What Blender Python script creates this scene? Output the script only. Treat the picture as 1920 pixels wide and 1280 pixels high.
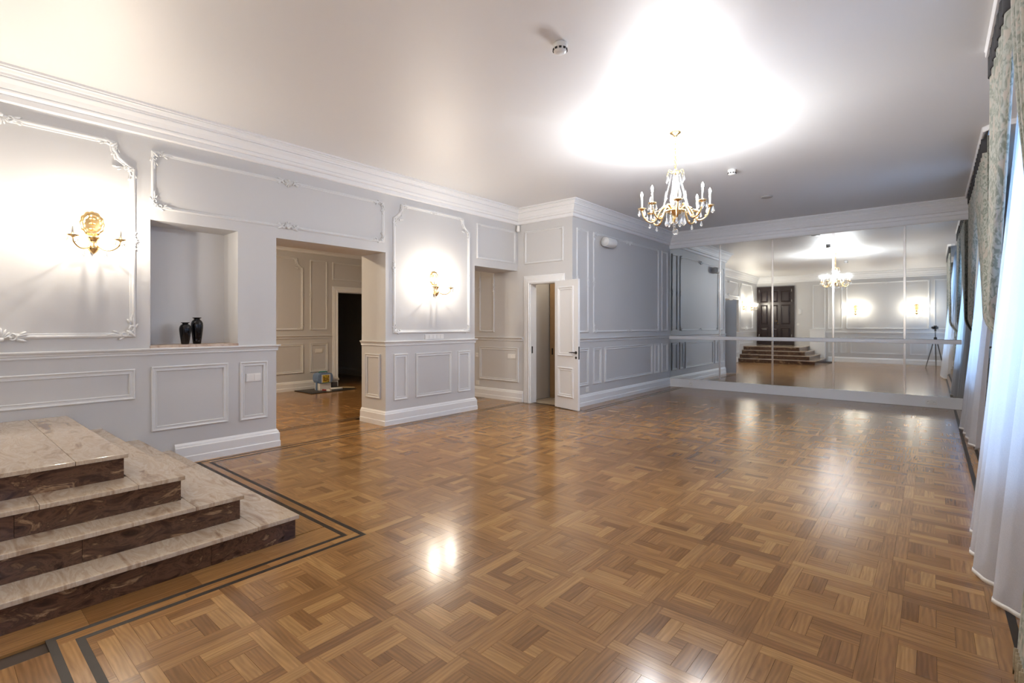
import bpy, bmesh, math, random
from mathutils import Vector, Matrix
random.seed(11)
PI = math.pi
S = bpy.context.scene
C = S.collection
for o in list(bpy.data.objects):
    bpy.data.objects.remove(o)

# ------------------------------------------------------------------ camera, world, exposure
H_CAM, YAW = 1.35, 0.70
cd = bpy.data.cameras.new('camera'); cam = bpy.data.objects.new('camera', cd); C.objects.link(cam)
cd.sensor_width = 36.0; cd.lens = 935.0 / 1920.0 * 36.0
cd.shift_y = -(640 - 609) / 1920.0
cd.clip_start = 0.01
cam.location = (0, 0, H_CAM); cam.rotation_euler = (PI / 2, 0, YAW)
S.camera = cam
W = bpy.data.worlds.new('dusk_sky'); S.world = W; W.use_nodes = True
bg = W.node_tree.nodes['Background']; bg.inputs[0].default_value = (0.40, 0.62, 1.0, 1); bg.inputs[1].default_value = 3.0
S.view_settings.view_transform = 'Standard'; S.view_settings.look = 'None'
S.view_settings.gamma = 1; S.view_settings.use_curve_mapping = False
S.view_settings.exposure = 2.0
S.cycles.use_denoising = True
S.cycles.max_bounces = 10; S.cycles.diffuse_bounces = 5; S.cycles.glossy_bounces = 5
S.cycles.transmission_bounces = 8; S.cycles.transparent_max_bounces = 12
S.cycles.sample_clamp_indirect = 12; S.cycles.blur_glossy = 1.0
S.cycles.caustics_reflective = False; S.cycles.caustics_refractive = False
CHAND_W, SCONCE_W = 6.4, 4.7
COOL, WARM = (.96, .97, 1.0), (1.0, 0.89, 0.75)

# ------------------------------------------------------------------ materials
def mat(name):
    m = bpy.data.materials.new(name); m.use_nodes = True
    return m, m.node_tree.nodes, m.node_tree.links, m.node_tree.nodes['Principled BSDF']
def rgb(c): return (c[0], c[1], c[2], 1)
def plain(name, col, rough=.5, metal=0., bump=.0, bscale=60., var=.0, spec=.5, coat=0.):
    m, n, l, b = mat(name)
    b.inputs['Base Color'].default_value = rgb(col); b.inputs['Roughness'].default_value = rough
    b.inputs['Metallic'].default_value = metal; b.inputs['Specular IOR Level'].default_value = spec
    b.inputs['Coat Weight'].default_value = coat
    tc = n.new('ShaderNodeTexCoord'); nz = n.new('ShaderNodeTexNoise'); nz.inputs['Scale'].default_value = bscale
    nz.inputs['Detail'].default_value = 4
    l.new(tc.outputs['Object'], nz.inputs['Vector'])
    if var:
        mx = n.new('ShaderNodeMix'); mx.data_type = 'RGBA'
        mx.inputs[6].default_value = rgb([c * (1 - var) for c in col]); mx.inputs[7].default_value = rgb([min(1, c * (1 + var)) for c in col])
        l.new(nz.outputs[0], mx.inputs[0]); l.new(mx.outputs[2], b.inputs['Base Color'])
    if bump:
        bp = n.new('ShaderNodeBump'); bp.inputs['Strength'].default_value = bump; bp.inputs['Distance'].default_value = .004
        l.new(nz.outputs[0], bp.inputs['Height']); l.new(bp.outputs[0], b.inputs['Normal'])
    return m
def emit(name, col, s):
    m, n, l, b = mat(name)
    b.inputs['Base Color'].default_value = (1, 1, 1, 1)
    b.inputs['Emission Color'].default_value = rgb(col); b.inputs['Emission Strength'].default_value = s
    return m
M = {}
M['wall'] = plain('wall_paint', (.605, .60, .598), .55, bump=.05, bscale=220, var=.015)
M['trim'] = plain('trim_paint', (.81, .815, .82), .38, var=.01, bscale=30)
M['mould'] = plain('moulding_paint', (.695, .70, .705), .42, var=.01, bscale=30)
M['cornice'] = plain('cornice_paint', (.84, .84, .845), .5, var=.01, bscale=20)
M['ceiling'] = plain('satin_ceiling', (.80, .795, .79), .53, metal=.20, spec=1.0)
M['gold'] = plain('polished_gilt_brass', (.80, .56, .27), .22, 1., var=.12, bscale=90)
M['black_metal'] = plain('dark_bronze', (.05, .045, .04), .35, .8, var=.1)
M['black_gloss'] = plain('black_glazed_ceramic', (.002, .002, .004), .05, spec=.45, var=.1)
M['black_matte'] = plain('black_plastic', (.012, .012, .013), .45, bump=.05, bscale=200)
M['white_plastic'] = plain('white_plastic', (.80, .79, .77), .3, var=.01)
M['candle'] = plain('white_candle_sleeve', (.85, .82, .74), .35, var=.02)
M['dark_door'] = plain('dark_stained_wood', (.022, .012, .013), .28, var=.35, bscale=14, bump=.06)
M['wood_panel'] = plain('wardrobe_veneer', (.42, .27, .14), .45, var=.15, bscale=7)
M['tape'] = plain('dark_heading_tape', (.045, .045, .05), .8, bump=.2, bscale=300)
M['fringe'] = plain('beige_fringe', (.33, .27, .18), .9, var=.4, bscale=120)
M['dark_hall'] = plain('dark_hall_paint', (.34, .28, .19), .7, var=.05)
M['blue_plastic'] = plain('blue_plastic_film', (.16, .25, .42), .3, var=.25, bscale=25)
M['teal'] = plain('teal_print', (.03, .20, .19), .4, var=.1)
M['red'] = plain('red_plastic', (.42, .05, .05), .4, var=.1)
M['paper'] = plain('white_paper', (.75, .74, .72), .8, var=.05, bump=.3, bscale=40)
M['cane'] = plain('pale_wood', (.5, .38, .2), .6, var=.2)
M['tile'] = plain('beige_threshold_tile', (.55, .45, .32), .35, var=.1, bscale=8)
M['chrome'] = plain('brushed_steel', (.7, .7, .7), .2, 1., var=.05)
def frosted(name, col):
    # frosted lamp glass: glows, and lets the lamp inside shine through
    m, n, l, b = mat(name); n.remove(b); out = n['Material Output']
    e = n.new('ShaderNodeEmission'); e.inputs[0].default_value = rgb(col); e.inputs[1].default_value = 40
    t = n.new('ShaderNodeBsdfTransparent'); mx = n.new('ShaderNodeMixShader'); mx.inputs[0].default_value = .85
    l.new(e.outputs[0], mx.inputs[1]); l.new(t.outputs[0], mx.inputs[2]); l.new(mx.outputs[0], out.inputs[0])
    m.cycles.emission_sampling = 'NONE'
    return m
M['cool_bulb'] = frosted('cool_bulb_glow', COOL); M['warm_bulb'] = frosted('warm_bulb_glow', WARM)

def m_mirror():
    m, n, l, b = mat('silvered_mirror')
    b.inputs['Base Color'].default_value = (.83, .87, .86, 1); b.inputs['Metallic'].default_value = 1
    b.inputs['Roughness'].default_value = .015
    tc = n.new('ShaderNodeTexCoord'); nz = n.new('ShaderNodeTexNoise'); nz.inputs['Scale'].default_value = 3
    mr = n.new('ShaderNodeMapRange'); mr.inputs[3].default_value = .01; mr.inputs[4].default_value = .025
    l.new(tc.outputs['Object'], nz.inputs['Vector']); l.new(nz.outputs[0], mr.inputs[0]); l.new(mr.outputs[0], b.inputs['Roughness'])
    return m
M['mirror'] = m_mirror()
def m_crystal():
    m, n, l, b = mat('cut_crystal')
    b.inputs['Base Color'].default_value = (1, 1, 1, 1); b.inputs['Roughness'].default_value = .02
    b.inputs['Transmission Weight'].default_value = .92; b.inputs['IOR'].default_value = 1.6
    tc = n.new('ShaderNodeTexCoord'); vo = n.new('ShaderNodeTexVoronoi'); vo.inputs['Scale'].default_value = 70
    bp = n.new('ShaderNodeBump'); bp.inputs['Strength'].default_value = .35; bp.inputs['Distance'].default_value = .003
    l.new(tc.outputs['Object'], vo.inputs['Vector']); l.new(vo.outputs['Distance'], bp.inputs['Height']); l.new(bp.outputs[0], b.inputs['Normal'])
    return m
M['crystal'] = m_crystal()
def m_glass():
    m, n, l, b = mat('window_glass'); n.remove(b)
    out = n['Material Output']; t = n.new('ShaderNodeBsdfTransparent'); t.inputs[0].default_value = (.93, .96, .97, 1)
    g = n.new('ShaderNodeBsdfGlossy'); g.inputs['Roughness'].default_value = .03
    fr = n.new('ShaderNodeFresnel'); fr.inputs[0].default_value = 1.45; mx = n.new('ShaderNodeMixShader')
    l.new(fr.outputs[0], mx.inputs[0]); l.new(t.outputs[0], mx.inputs[1]); l.new(g.outputs[0], mx.inputs[2]); l.new(mx.outputs[0], out.inputs[0])
    return m
M['glass'] = m_glass()
def m_sheer():
    m, n, l, b = mat('white_voile'); n.remove(b)
    out = n['Material Output']; t = n.new('ShaderNodeBsdfTransparent'); t.inputs[0].default_value = (.95, .96, 1, 1)
    d = n.new('ShaderNodeBsdfDiffuse'); d.inputs[0].default_value = (.78, .78, .80, 1)
    tr = n.new('ShaderNodeBsdfTranslucent'); tr.inputs[0].default_value = (.80, .82, .86, 1)
    tc = n.new('ShaderNodeTexCoord'); wv = n.new('ShaderNodeTexNoise'); wv.inputs['Scale'].default_value = 220
    mr = n.new('ShaderNodeMapRange'); mr.inputs[3].default_value = .72; mr.inputs[4].default_value = .9
    m1 = n.new('ShaderNodeMixShader'); m1.inputs[0].default_value = .55; m2 = n.new('ShaderNodeMixShader')
    l.new(tc.outputs['Object'], wv.inputs['Vector']); l.new(wv.outputs[0], mr.inputs[0]); l.new(mr.outputs[0], m2.inputs[0])
    l.new(d.outputs[0], m1.inputs[1]); l.new(tr.outputs[0], m1.inputs[2])
    l.new(t.outputs[0], m2.inputs[1]); l.new(m1.outputs[0], m2.inputs[2]); l.new(m2.outputs[0], out.inputs[0])
    return m
M['sheer'] = m_sheer()
def m_drape():
    m, n, l, b = mat('green_damask')
    tc = n.new('ShaderNodeTexCoord'); mp = n.new('ShaderNodeMapping'); mp.inputs['Scale'].default_value = (1, 1, 1)
    nz = n.new('ShaderNodeTexNoise'); nz.inputs['Scale'].default_value = 13; nz.inputs['Distortion'].default_value = 2.2; nz.inputs['Detail'].default_value = 2
    n2 = n.new('ShaderNodeTexNoise'); n2.inputs['Scale'].default_value = 8; n2.inputs['Distortion'].default_value = 1.2; n2.inputs['Detail'].default_value = 1
    l.new(tc.outputs['UV'], mp.inputs[0])
    for k in (nz, n2): l.new(mp.outputs[0], k.inputs['Vector'])
    r1 = n.new('ShaderNodeValToRGB'); e = r1.color_ramp.elements; e[0].position = .43; e[1].position = .56
    e[0].color = (.20, .225, .18, 1); e[1].color = (.40, .41, .36, 1); q = e.new(.49); q.color = (.29, .315, .26, 1)
    l.new(nz.outputs[0], r1.inputs[0])
    r2 = n.new('ShaderNodeValToRGB'); r2.color_ramp.elements[0].position = .56; r2.color_ramp.elements[1].position = .62
    l.new(n2.outputs[0], r2.inputs[0])
    mx = n.new('ShaderNodeMix'); mx.data_type = 'RGBA'; mx.inputs[7].default_value = (.44, .40, .34, 1)
    l.new(r2.outputs[0], mx.inputs[0]); l.new(r1.outputs[0], mx.inputs[6])
    l.new(mx.outputs[2], b.inputs['Base Color']); b.inputs['Roughness'].default_value = .7
    b.inputs['Sheen Weight'].default_value = .4
    bp = n.new('ShaderNodeBump'); bp.inputs['Strength'].default_value = .2; bp.inputs['Distance'].default_value = .003
    l.new(nz.outputs[0], bp.inputs['Height']); l.new(bp.outputs[0], b.inputs['Normal'])
    return m
M['drape'] = m_drape()
def m_marble(name, cols, scale, dist, rough, stretch):
    m, n, l, b = mat(name)
    tc = n.new('ShaderNodeTexCoord'); oi = n.new('ShaderNodeObjectInfo'); ad = n.new('ShaderNodeVectorMath'); ad.operation = 'ADD'
    sc = n.new('ShaderNodeVectorMath'); sc.operation = 'SCALE'; sc.inputs['Scale'].default_value = 23.7
    cb = n.new('ShaderNodeCombineXYZ'); l.new(oi.outputs['Random'], cb.inputs[0]); l.new(oi.outputs['Random'], cb.inputs[1])
    l.new(cb.outputs[0], sc.inputs[0]); l.new(tc.outputs['Object'], ad.inputs[0]); l.new(sc.outputs[0], ad.inputs[1])
    mp = n.new('ShaderNodeMapping'); mp.inputs['Scale'].default_value = stretch; mp.inputs['Rotation'].default_value = (0, 0, .5)
    l.new(ad.outputs[0], mp.inputs[0])
    n1 = n.new('ShaderNodeTexNoise'); n1.inputs['Scale'].default_value = scale; n1.inputs['Detail'].default_value = 9
    n1.inputs['Roughness'].default_value = .62; n1.inputs['Distortion'].default_value = dist
    l.new(mp.outputs[0], n1.inputs['Vector'])
    r = n.new('ShaderNodeValToRGB'); e = r.color_ramp.elements
    e[0].position, e[0].color = cols[0][0], rgb(cols[0][1]); e[1].position, e[1].color = cols[-1][0], rgb(cols[-1][1])
    for p, c in cols[1:-1]:
        k = e.new(p); k.color = rgb(c)
    l.new(n1.outputs[0], r.inputs[0]); l.new(r.outputs[0], b.inputs['Base Color'])
    b.inputs['Roughness'].default_value = rough
    return m
M['marble'] = m_marble('beige_marble', [(.30, (.27, .18, .125)), (.40, (.42, .315, .225)), (.48, (.55, .45, .345)), (.55, (.46, .355, .26)), (.60, (.57, .475, .37)), (.68, (.50, .395, .295)), (.76, (.66, .57, .46))], 2.6, .9, .10, (1, 3.6, 1))
M['brown_marble'] = m_marble('dark_brown_marble', [(.30, (.020, .009, .006)), (.42, (.055, .026, .018)), (.50, (.12, .06, .036)), (.56, (.06, .030, .020)), (.61, (.20, .11, .06)), (.65, (.33, .21, .12)), (.70, (.10, .05, .032))], 7.0, 1.2, .2, (.8, .8, 1.9))
M['sill_marble'] = m_marble('pink_beige_marble', [(.3, (.30, .19, .14)), (.5, (.52, .40, .31)), (.7, (.60, .48, .38))], 7, 1.5, .25, (1, 1, 1))

def m_oak(name, joined, dark=1.0):
    """oak strip: uv in metres along the grain, one random tone per strip"""
    m, n, l, b = mat(name)
    uv = n.new('ShaderNodeUVMap'); uv.uv_map = 'UVMap'
    if joined:
        geo = n.new('ShaderNodeNewGeometry'); rnd = geo.outputs['Random Per Island']
    else:
        oi = n.new('ShaderNodeObjectInfo'); rnd = oi.outputs['Random']
    k = n.new('ShaderNodeMath'); k.operation = 'MULTIPLY'; k.inputs[1].default_value = 97.3; l.new(rnd, k.inputs[0])
    cb = n.new('ShaderNodeCombineXYZ'); l.new(k.outputs[0], cb.inputs[0]); l.new(k.outputs[0], cb.inputs[1]); l.new(k.outputs[0], cb.inputs[2])
    ad = n.new('ShaderNodeVectorMath'); ad.operation = 'ADD'; l.new(uv.outputs[0], ad.inputs[0]); l.new(cb.outputs[0], ad.inputs[1])
    mp = n.new('ShaderNodeMapping'); mp.inputs['Scale'].default_value = (4.5, 48, 1); l.new(ad.outputs[0], mp.inputs[0])
    g1 = n.new('ShaderNodeTexNoise'); g1.inputs['Scale'].default_value = 1; g1.inputs['Detail'].default_value = 5; g1.inputs['Distortion'].default_value = .8
    l.new(mp.outputs[0], g1.inputs['Vector'])
    mp2 = n.new('ShaderNodeMapping'); mp2.inputs['Scale'].default_value = (2.6, 17, 1); l.new(ad.outputs[0], mp2.inputs[0])
    wv = n.new('ShaderNodeTexWave'); wv.bands_direction = 'Y'; wv.inputs['Scale'].default_value = 1.0; wv.inputs['Distortion'].default_value = 11
    wv.inputs['Detail'].default_value = 2; wv.inputs['Detail Scale'].default_value = .8; l.new(mp2.outputs[0], wv.inputs['Vector'])
    # tone
    h = n.new('ShaderNodeTexWhiteNoise'); h.noise_dimensions = '1D'; l.new(k.outputs[0], h.inputs['W'])
    r = n.new('ShaderNodeValToRGB'); e = r.color_ramp.elements
    D = dark
    e[0].position = 0; e[0].color = (.225 * D, 0.106 * D, .035 * D, 1); e[1].position = 1; e[1].color = (.435 * D, .236 * D, .084 * D, 1)
    q = e.new(.18); q.color = (.295 * D, .146 * D, .049 * D, 1)
    q = e.new(.7); q.color = (.345 * D, .176 * D, .061 * D, 1)
    l.new(h.outputs[0], r.inputs[0])
    mr = n.new('ShaderNodeMapRange'); mr.inputs[1].default_value = .3; mr.inputs[2].default_value = .7; mr.inputs[3].default_value = .80; mr.inputs[4].default_value = 1.14
    l.new(g1.outputs[0], mr.inputs[0])
    mw = n.new('ShaderNodeMapRange'); mw.inputs[3].default_value = .86; mw.inputs[4].default_value = 1.05; l.new(wv.outputs[0], mw.inputs[0])
    mu = n.new('ShaderNodeMath'); mu.operation = 'MULTIPLY'; l.new(mr.outputs[0], mu.inputs[0]); l.new(mw.outputs[0], mu.inputs[1])
    sc = n.new('ShaderNodeVectorMath'); sc.operation = 'SCALE'; l.new(r.outputs[0], sc.inputs[0]); l.new(mu.outputs[0], sc.inputs['Scale'])
    l.new(sc.outputs[0], b.inputs['Base Color'])
    b.inputs['Roughness'].default_value = .21; b.inputs['Specular IOR Level'].default_value = .5
    rr = n.new('ShaderNodeMapRange'); rr.inputs[3].default_value = .13; rr.inputs[4].default_value = .21   # pores are a little duller
    l.new(g1.outputs[0], rr.inputs[0]); l.new(rr.outputs[0], b.inputs['Roughness'])
    return m
M['oak'] = m_oak('oak_parquet', False); M['oak_j'] = m_oak('oak_parquet_far', True)
M['inlay'] = plain('dark_wenge_inlay', (.026, .018, .012), .42, var=.3, bscale=30, spec=.25)
M['subfloor'] = plain('dark_subfloor', (.05, .03, .018), .8)
def m_label():
    m, n, l, b = mat('sunflower_print')
    tc = n.new('ShaderNodeTexCoord'); nz = n.new('ShaderNodeTexNoise'); nz.inputs['Scale'].default_value = 22; nz.inputs['Detail'].default_value = 1
    r = n.new('ShaderNodeValToRGB'); e = r.color_ramp.elements
    e[0].position = .4; e[0].color = (.22, .12, .02, 1); e[1].position = .62; e[1].color = (.68, .52, .05, 1)
    l.new(tc.outputs['Object'], nz.inputs['Vector']); l.new(nz.outputs[0], r.inputs[0]); l.new(r.outputs[0], b.inputs['Base Color'])
    return m
M['picture'] = m_label()

# ------------------------------------------------------------------ mesh helpers
def box(bm, x0, x1, y0, y1, z0, z1):
    v = [bm.verts.new((x, y, z)) for z in (z0, z1) for x, y in ((x0, y0), (x1, y0), (x1, y1), (x0, y1))]
    for f in ((3, 2, 1, 0), (4, 5, 6, 7), (0, 1, 5, 4), (1, 2, 6, 5), (2, 3, 7, 6), (3, 0, 4, 7)):
        bm.faces.new([v[i] for i in f])
def bbox(x0, x1, y0, y1, z0, z1, bev=0):
    bm = bmesh.new(); box(bm, x0, x1, y0, y1, z0, z1)
    if bev: bmesh.ops.bevel(bm, geom=bm.edges[:], offset=bev, segments=2, affect='EDGES', profile=.6)
    return bm
def tube(bm, pts, rads, n=8, cap=True, squash=1.0, up=None):
    pts = [Vector(p) for p in pts]
    if not hasattr(rads, '__len__'): rads = [rads] * len(pts)
    t0 = (pts[1] - pts[0]).normalized()
    a = Vector(up) if up else (Vector((0, 0, 1)) if abs(t0.z) < .9 else Vector((1, 0, 0)))
    rings = []
    for i, p in enumerate(pts):
        t = (pts[min(i + 1, len(pts) - 1)] - pts[max(i - 1, 0)]).normalized()
        a = (a - t * a.dot(t))
        a = a.normalized() if a.length > 1e-6 else t.orthogonal().normalized()
        b = t.cross(a)
        rings.append([bm.verts.new(p + (a * math.cos(2 * PI * k / n) * squash + b * math.sin(2 * PI * k / n)) * rads[i]) for k in range(n)])
    for r0, r1 in zip(rings, rings[1:]):
        for k in range(n):
            f = bm.faces.new((r0[k], r0[(k + 1) % n], r1[(k + 1) % n], r1[k])); f.smooth = True
    if cap:
        bm.faces.new(rings[0][::-1]); bm.faces.new(rings[-1])
def lathe(bm, prof, n=24, c=(0, 0, 0), smooth=True, flute=0.0, nf=0):
    rings = []
    for r, z in prof:
        ring = []
        for k in range(n):
            th = 2 * PI * k / n; q = r * (1 + flute * math.cos(nf * th)) if nf else r
            ring.append(bm.verts.new((c[0] + q * math.cos(th), c[1] + q * math.sin(th), c[2] + z)))
        rings.append(ring)
    for r0, r1 in zip(rings, rings[1:]):
        for k in range(n):
            f = bm.faces.new((r0[k], r0[(k + 1) % n], r1[(k + 1) % n], r1[k])); f.smooth = smooth
    if prof[0][0] > 1e-5: bm.faces.new(rings[0][::-1])
    if prof[-1][0] > 1e-5: bm.faces.new(rings[-1])
def ball(bm, c, r, n=8, m=6, sx=1, sy=1, sz=1, rot=None, smooth=True):
    R = rot or Matrix.Identity(3)
    rings = []
    for i in range(m + 1):
        th = PI * i / m
        if i in (0, m):
            rings.append([bm.verts.new(Vector(c) + R @ Vector((0, 0, r * sz * math.cos(th))))])
        else:
            rings.append([bm.verts.new(Vector(c) + R @ Vector((r * sx * math.sin(th) * math.cos(2 * PI * k / n), r * sy * math.sin(th) * math.sin(2 * PI * k / n), r * sz * math.cos(th)))) for k in range(n)])
    for i in range(m):
        a, b = rings[i], rings[i + 1]
        for k in range(n):
            if len(a) == 1: f = bm.faces.new((a[0], b[k], b[(k + 1) % n]))
            elif len(b) == 1: f = bm.faces.new((a[k], b[0], a[(k + 1) % n]))
            else: f = bm.faces.new((a[k], b[k], b[(k + 1) % n], a[(k + 1) % n]))
            f.smooth = smooth
def link(name, data, parent=None):
    o = bpy.data.objects.new(name, data); C.objects.link(o)
    if parent is not None: o.parent = parent
    return o
def mesh(name, bm, m):
    bmesh.ops.recalc_face_normals(bm, faces=bm.faces[:])
    me = bpy.data.meshes.new(name); bm.to_mesh(me); bm.free(); me.materials.append(m)
    return me
def obj(name, bm, m, parent=None): return link(name, mesh(name, bm, m), parent)
def struct(name, bm, m, parent=None):
    o = obj(name, bm, m, parent)
    if parent is None: o['kind'] = 'structure'
    return o
def tag(o, label, cat, group=None):
    o['label'] = label; o['category'] = cat
    if group: o['group'] = group
    return o
def thing(name, label, cat, loc=(0, 0, 0), rz=0, group=None):
    o = link(name, None); o.location = loc; o.rotation_euler = (0, 0, rz)
    return tag(o, label, cat, group)
def copy_tree(o, parent=None):
    c = o.copy(); C.objects.link(c); c.parent = parent
    for ch in list(o.children): copy_tree(ch, c)
    return c
def place(name, me, parent, mx):
    o = link(name, me, parent); o.matrix_basis = mx
    return o

def frame_mx(O, U, N):
    """local x = U along the wall, y = up, z = N out of the wall"""
    U = Vector(U); N = Vector(N); V = Vector((0, 0, 1))
    return Matrix(((U.x, V.x, N.x, O[0]), (U.y, V.y, N.y, O[1]), (U.z, V.z, N.z, O[2]), (0, 0, 0, 1)))
def ring_sweep(bm, poly, prof, closed=True):
    """poly: CCW 2-D outline (u,v); prof: (inward offset, height). mitred moulding ring in local u,v,w"""
    n = len(poly); P = [Vector(p) for p in poly]
    def offs(d):
        out = []
        for i in range(n):
            if closed or 0 < i < n - 1:
                e0 = (P[i] - P[i - 1]).normalized(); e1 = (P[(i + 1) % n] - P[i]).normalized()
            elif i == 0: e0 = e1 = (P[1] - P[0]).normalized()
            else: e0 = e1 = (P[i] - P[i - 1]).normalized()
            n0 = Vector((-e0.y, e0.x)); n1 = Vector((-e1.y, e1.x))
            m = (n0 + n1); m = m / max(.15, (1 + n0.dot(n1)))
            out.append(P[i] + m * d)
        return out
    rings = [[bm.verts.new((p.x, p.y, h)) for p in offs(d)] for d, h in prof]
    for a, b in zip(rings, rings[1:]):
        for i in range(n if closed else n - 1):
            j = (i + 1) % n
            bm.faces.new((a[i], a[j], b[j], b[i]))
    if not closed:
        for i in (0, n - 1): bm.faces.new([r[i] for r in rings])
PROF_LOW = [(0, 0), (0, .014), (.004, .019), (.011, .019), (.016, .012), (.022, .009), (.034, .009), (.038, .013), (.043, .013), (.047, .007), (.047, 0)]
PROF_UP = [(0, 0), (0, .010), (.006, .016), (.012, .018), (.018, .016), (.024, .009), (.030, .009), (.034, .006), (.034, 0)]
PROF_BIG = [(0, 0), (0, .012), (.006, .020), (.016, .024), (.024, .020), (.030, .011), (.040, .011), (.044, .007), (.044, 0)]
def rect_poly(u0, v0, u1, v1, notch=None):
    if not notch: return [(u0, v0), (u1, v0), (u1, v1), (u0, v1)]
    a, b = notch   # ogee top corners
    r = [(u0, v0), (u1, v0), (u1, v1 - b), (u1 - .25 * a, v1 - b * .86), (u1 - .55 * a, v1 - .62 * b), (u1 - .70 * a, v1 - .38 * b), (u1 - .74 * a, v1 - .12 * b), (u1 - a, v1)]
    l = [(u0 + a, v1), (u0 + .74 * a, v1 - .12 * b), (u0 + .70 * a, v1 - .38 * b), (u0 + .55 * a, v1 - .62 * b), (u0 + .25 * a, v1 - b * .86), (u0, v1 - b)]
    return r + l

# ornaments ----------------------------------------------------------
def leaf(bm, c, ang, L, w, h):
    R = Matrix.Rotation(ang, 3, 'Z')
    ball(bm, Vector((c[0], c[1], h * .5)) + R @ Vector((L * .5, 0, 0)), 1, 8, 5, L * .5, w, h, R)
def scroll(bm, c, a0, a1, r0, r1, th, h, n=12):
    pts, rad = [], []
    for i in range(n + 1):
        t = i / n; a = a0 + (a1 - a0) * t; r = r0 + (r1 - r0) * t
        pts.append((c[0] + r * math.cos(a), c[1] + r * math.sin(a), h)); rad.append(th * (1 - .45 * t))
    tube(bm, pts, rad, 6); ball(bm, pts[-1], th * 1.25, 6, 5)
def corner_orn(s):
    """for the lower-left corner of a frame, growing along +u and +v"""
    bm = bmesh.new(); q = s / .16
    for sw in (0, 1):
        f = (lambda x, y: (x, y)) if not sw else (lambda x, y: (y, x))
        sg = -1 if sw else 1
        c = f(.065 * q, .018 * q)
        if not sw: scroll(bm, c, PI, PI + 4.9, .030 * q, .008 * q, .0075 * q, .016 * q)
        else: scroll(bm, c, -PI / 2, -PI / 2 - 4.9, .030 * q, .008 * q, .0075 * q, .016 * q)
        for (x, y, a, L) in ((.085, .005, .15, .085), (.10, .020, .5, .05), (.06, -.012, -.45, .05), (.14, .008, .0, .05)):
            p = f(x * q, y * q); leaf(bm, p, a if not sw else PI / 2 - a, L * q, .010 * q, .013 * q)
    leaf(bm, (-.012 * q, -.012 * q), PI / 4, .085 * q, .016 * q, .020 * q)
    leaf(bm, (.0, -.006 * q), PI / 4 - .7, .06 * q, .011 * q, .016 * q); leaf(bm, (-.006 * q, .0), PI / 4 + .7, .06 * q, .011 * q, .016 * q)
    ball(bm, (.004 * q, .004 * q, .016 * q), .012 * q, 8, 5)
    return mesh('corner_ornament', bm, M['mould'])
def center_orn(s):
    """shell with side leaves, running along u"""
    bm = bmesh.new(); q = s / .22
    for k in range(-3, 4): leaf(bm, (0, -.012 * q), PI / 2 + k * .36, (.070 - .006 * abs(k)) * q, .008 * q, .015 * q)
    for sg in (-1, 1):
        scroll(bm, (sg * .045 * q, -.004 * q), PI / 2, PI / 2 - sg * 5.0, .024 * q, .007 * q, .007 * q, .016 * q)
        for x, y, a, L in ((.05, .0, .25, .07), (.055, -.01, -.3, .06), (.09, .0, .0, .07), (.075, .012, .5, .04)):
            leaf(bm, (sg * x * q, y * q), a if sg > 0 else PI - a, L * q, .0095 * q, .012 * q)
    ball(bm, (0, -.014 * q, .018 * q), .014 * q, 8, 5)
    return mesh('center_ornament', bm, M['mould'])
ORN = {'L': corner_orn(.17), 'M': corner_orn(.13), 'S': corner_orn(.085), 'C': center_orn(.24), 'c': center_orn(.17), 'b': center_orn(.30)}

def panel(wallobj, O, U, N, u0, v0, u1, v1, prof=PROF_UP, orn=None, notch=None, mids=''):
    """moulding ring + rococo ornaments on a wall. u measured along U from O"""
    mx = frame_mx(O, U, N)
    bm = bmesh.new(); ring_sweep(bm, rect_poly(u0, v0, u1, v1, notch), prof)
    bm.transform(mx)
    p = obj('panel_moulding', bm, M['mould'], wallobj)
    def put(kind, u, v, rot=0, su=1, sv=1):
        m = mx @ Matrix.Translation((u, v, .004)) @ Matrix.Rotation(rot, 4, 'Z') @ Matrix.Diagonal((su, sv, 1, 1))
        place({'C': 'center_ornament', 'c': 'center_ornament', 'b': 'center_ornament'}.get(kind, 'corner_ornament'), ORN[kind], p, m)
    d = .017
    if orn:
        put(orn, u0 + d, v0 + d); put(orn, u1 - d, v0 + d, su=-1)
        if notch:
            a, b = notch
            for su, uu in ((1, u0), (-1, u1)):
                put('M', uu + su * (a * .72), v1 - .02, su=su, sv=-1); put('M', uu + su * .02, v1 - b, su=su, sv=-1)
        else:
            put(orn, u0 + d, v1 - d, sv=-1); put(orn, u1 - d, v1 - d, su=-1, sv=-1)
    um, vm = (u0 + u1) / 2, (v0 + v1) / 2
    for k in mids:
        if k == 'T': put('C', um, v1 - d, sv=-1)
        if k == 'B': put('C', um, v0 + d)
        if k == 'G': put('b', um, v0 + d)
        if k == 't': put('c', um, v1 - d, sv=-1)
        if k == 'n': put('c', um, v0 + d)
        if k == 'L': put('c', u0 + d, vm, rot=PI / 2, sv=1)
        if k == 'R': put('c', u1 - d, vm, rot=PI / 2, sv=-1)
    return p
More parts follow.
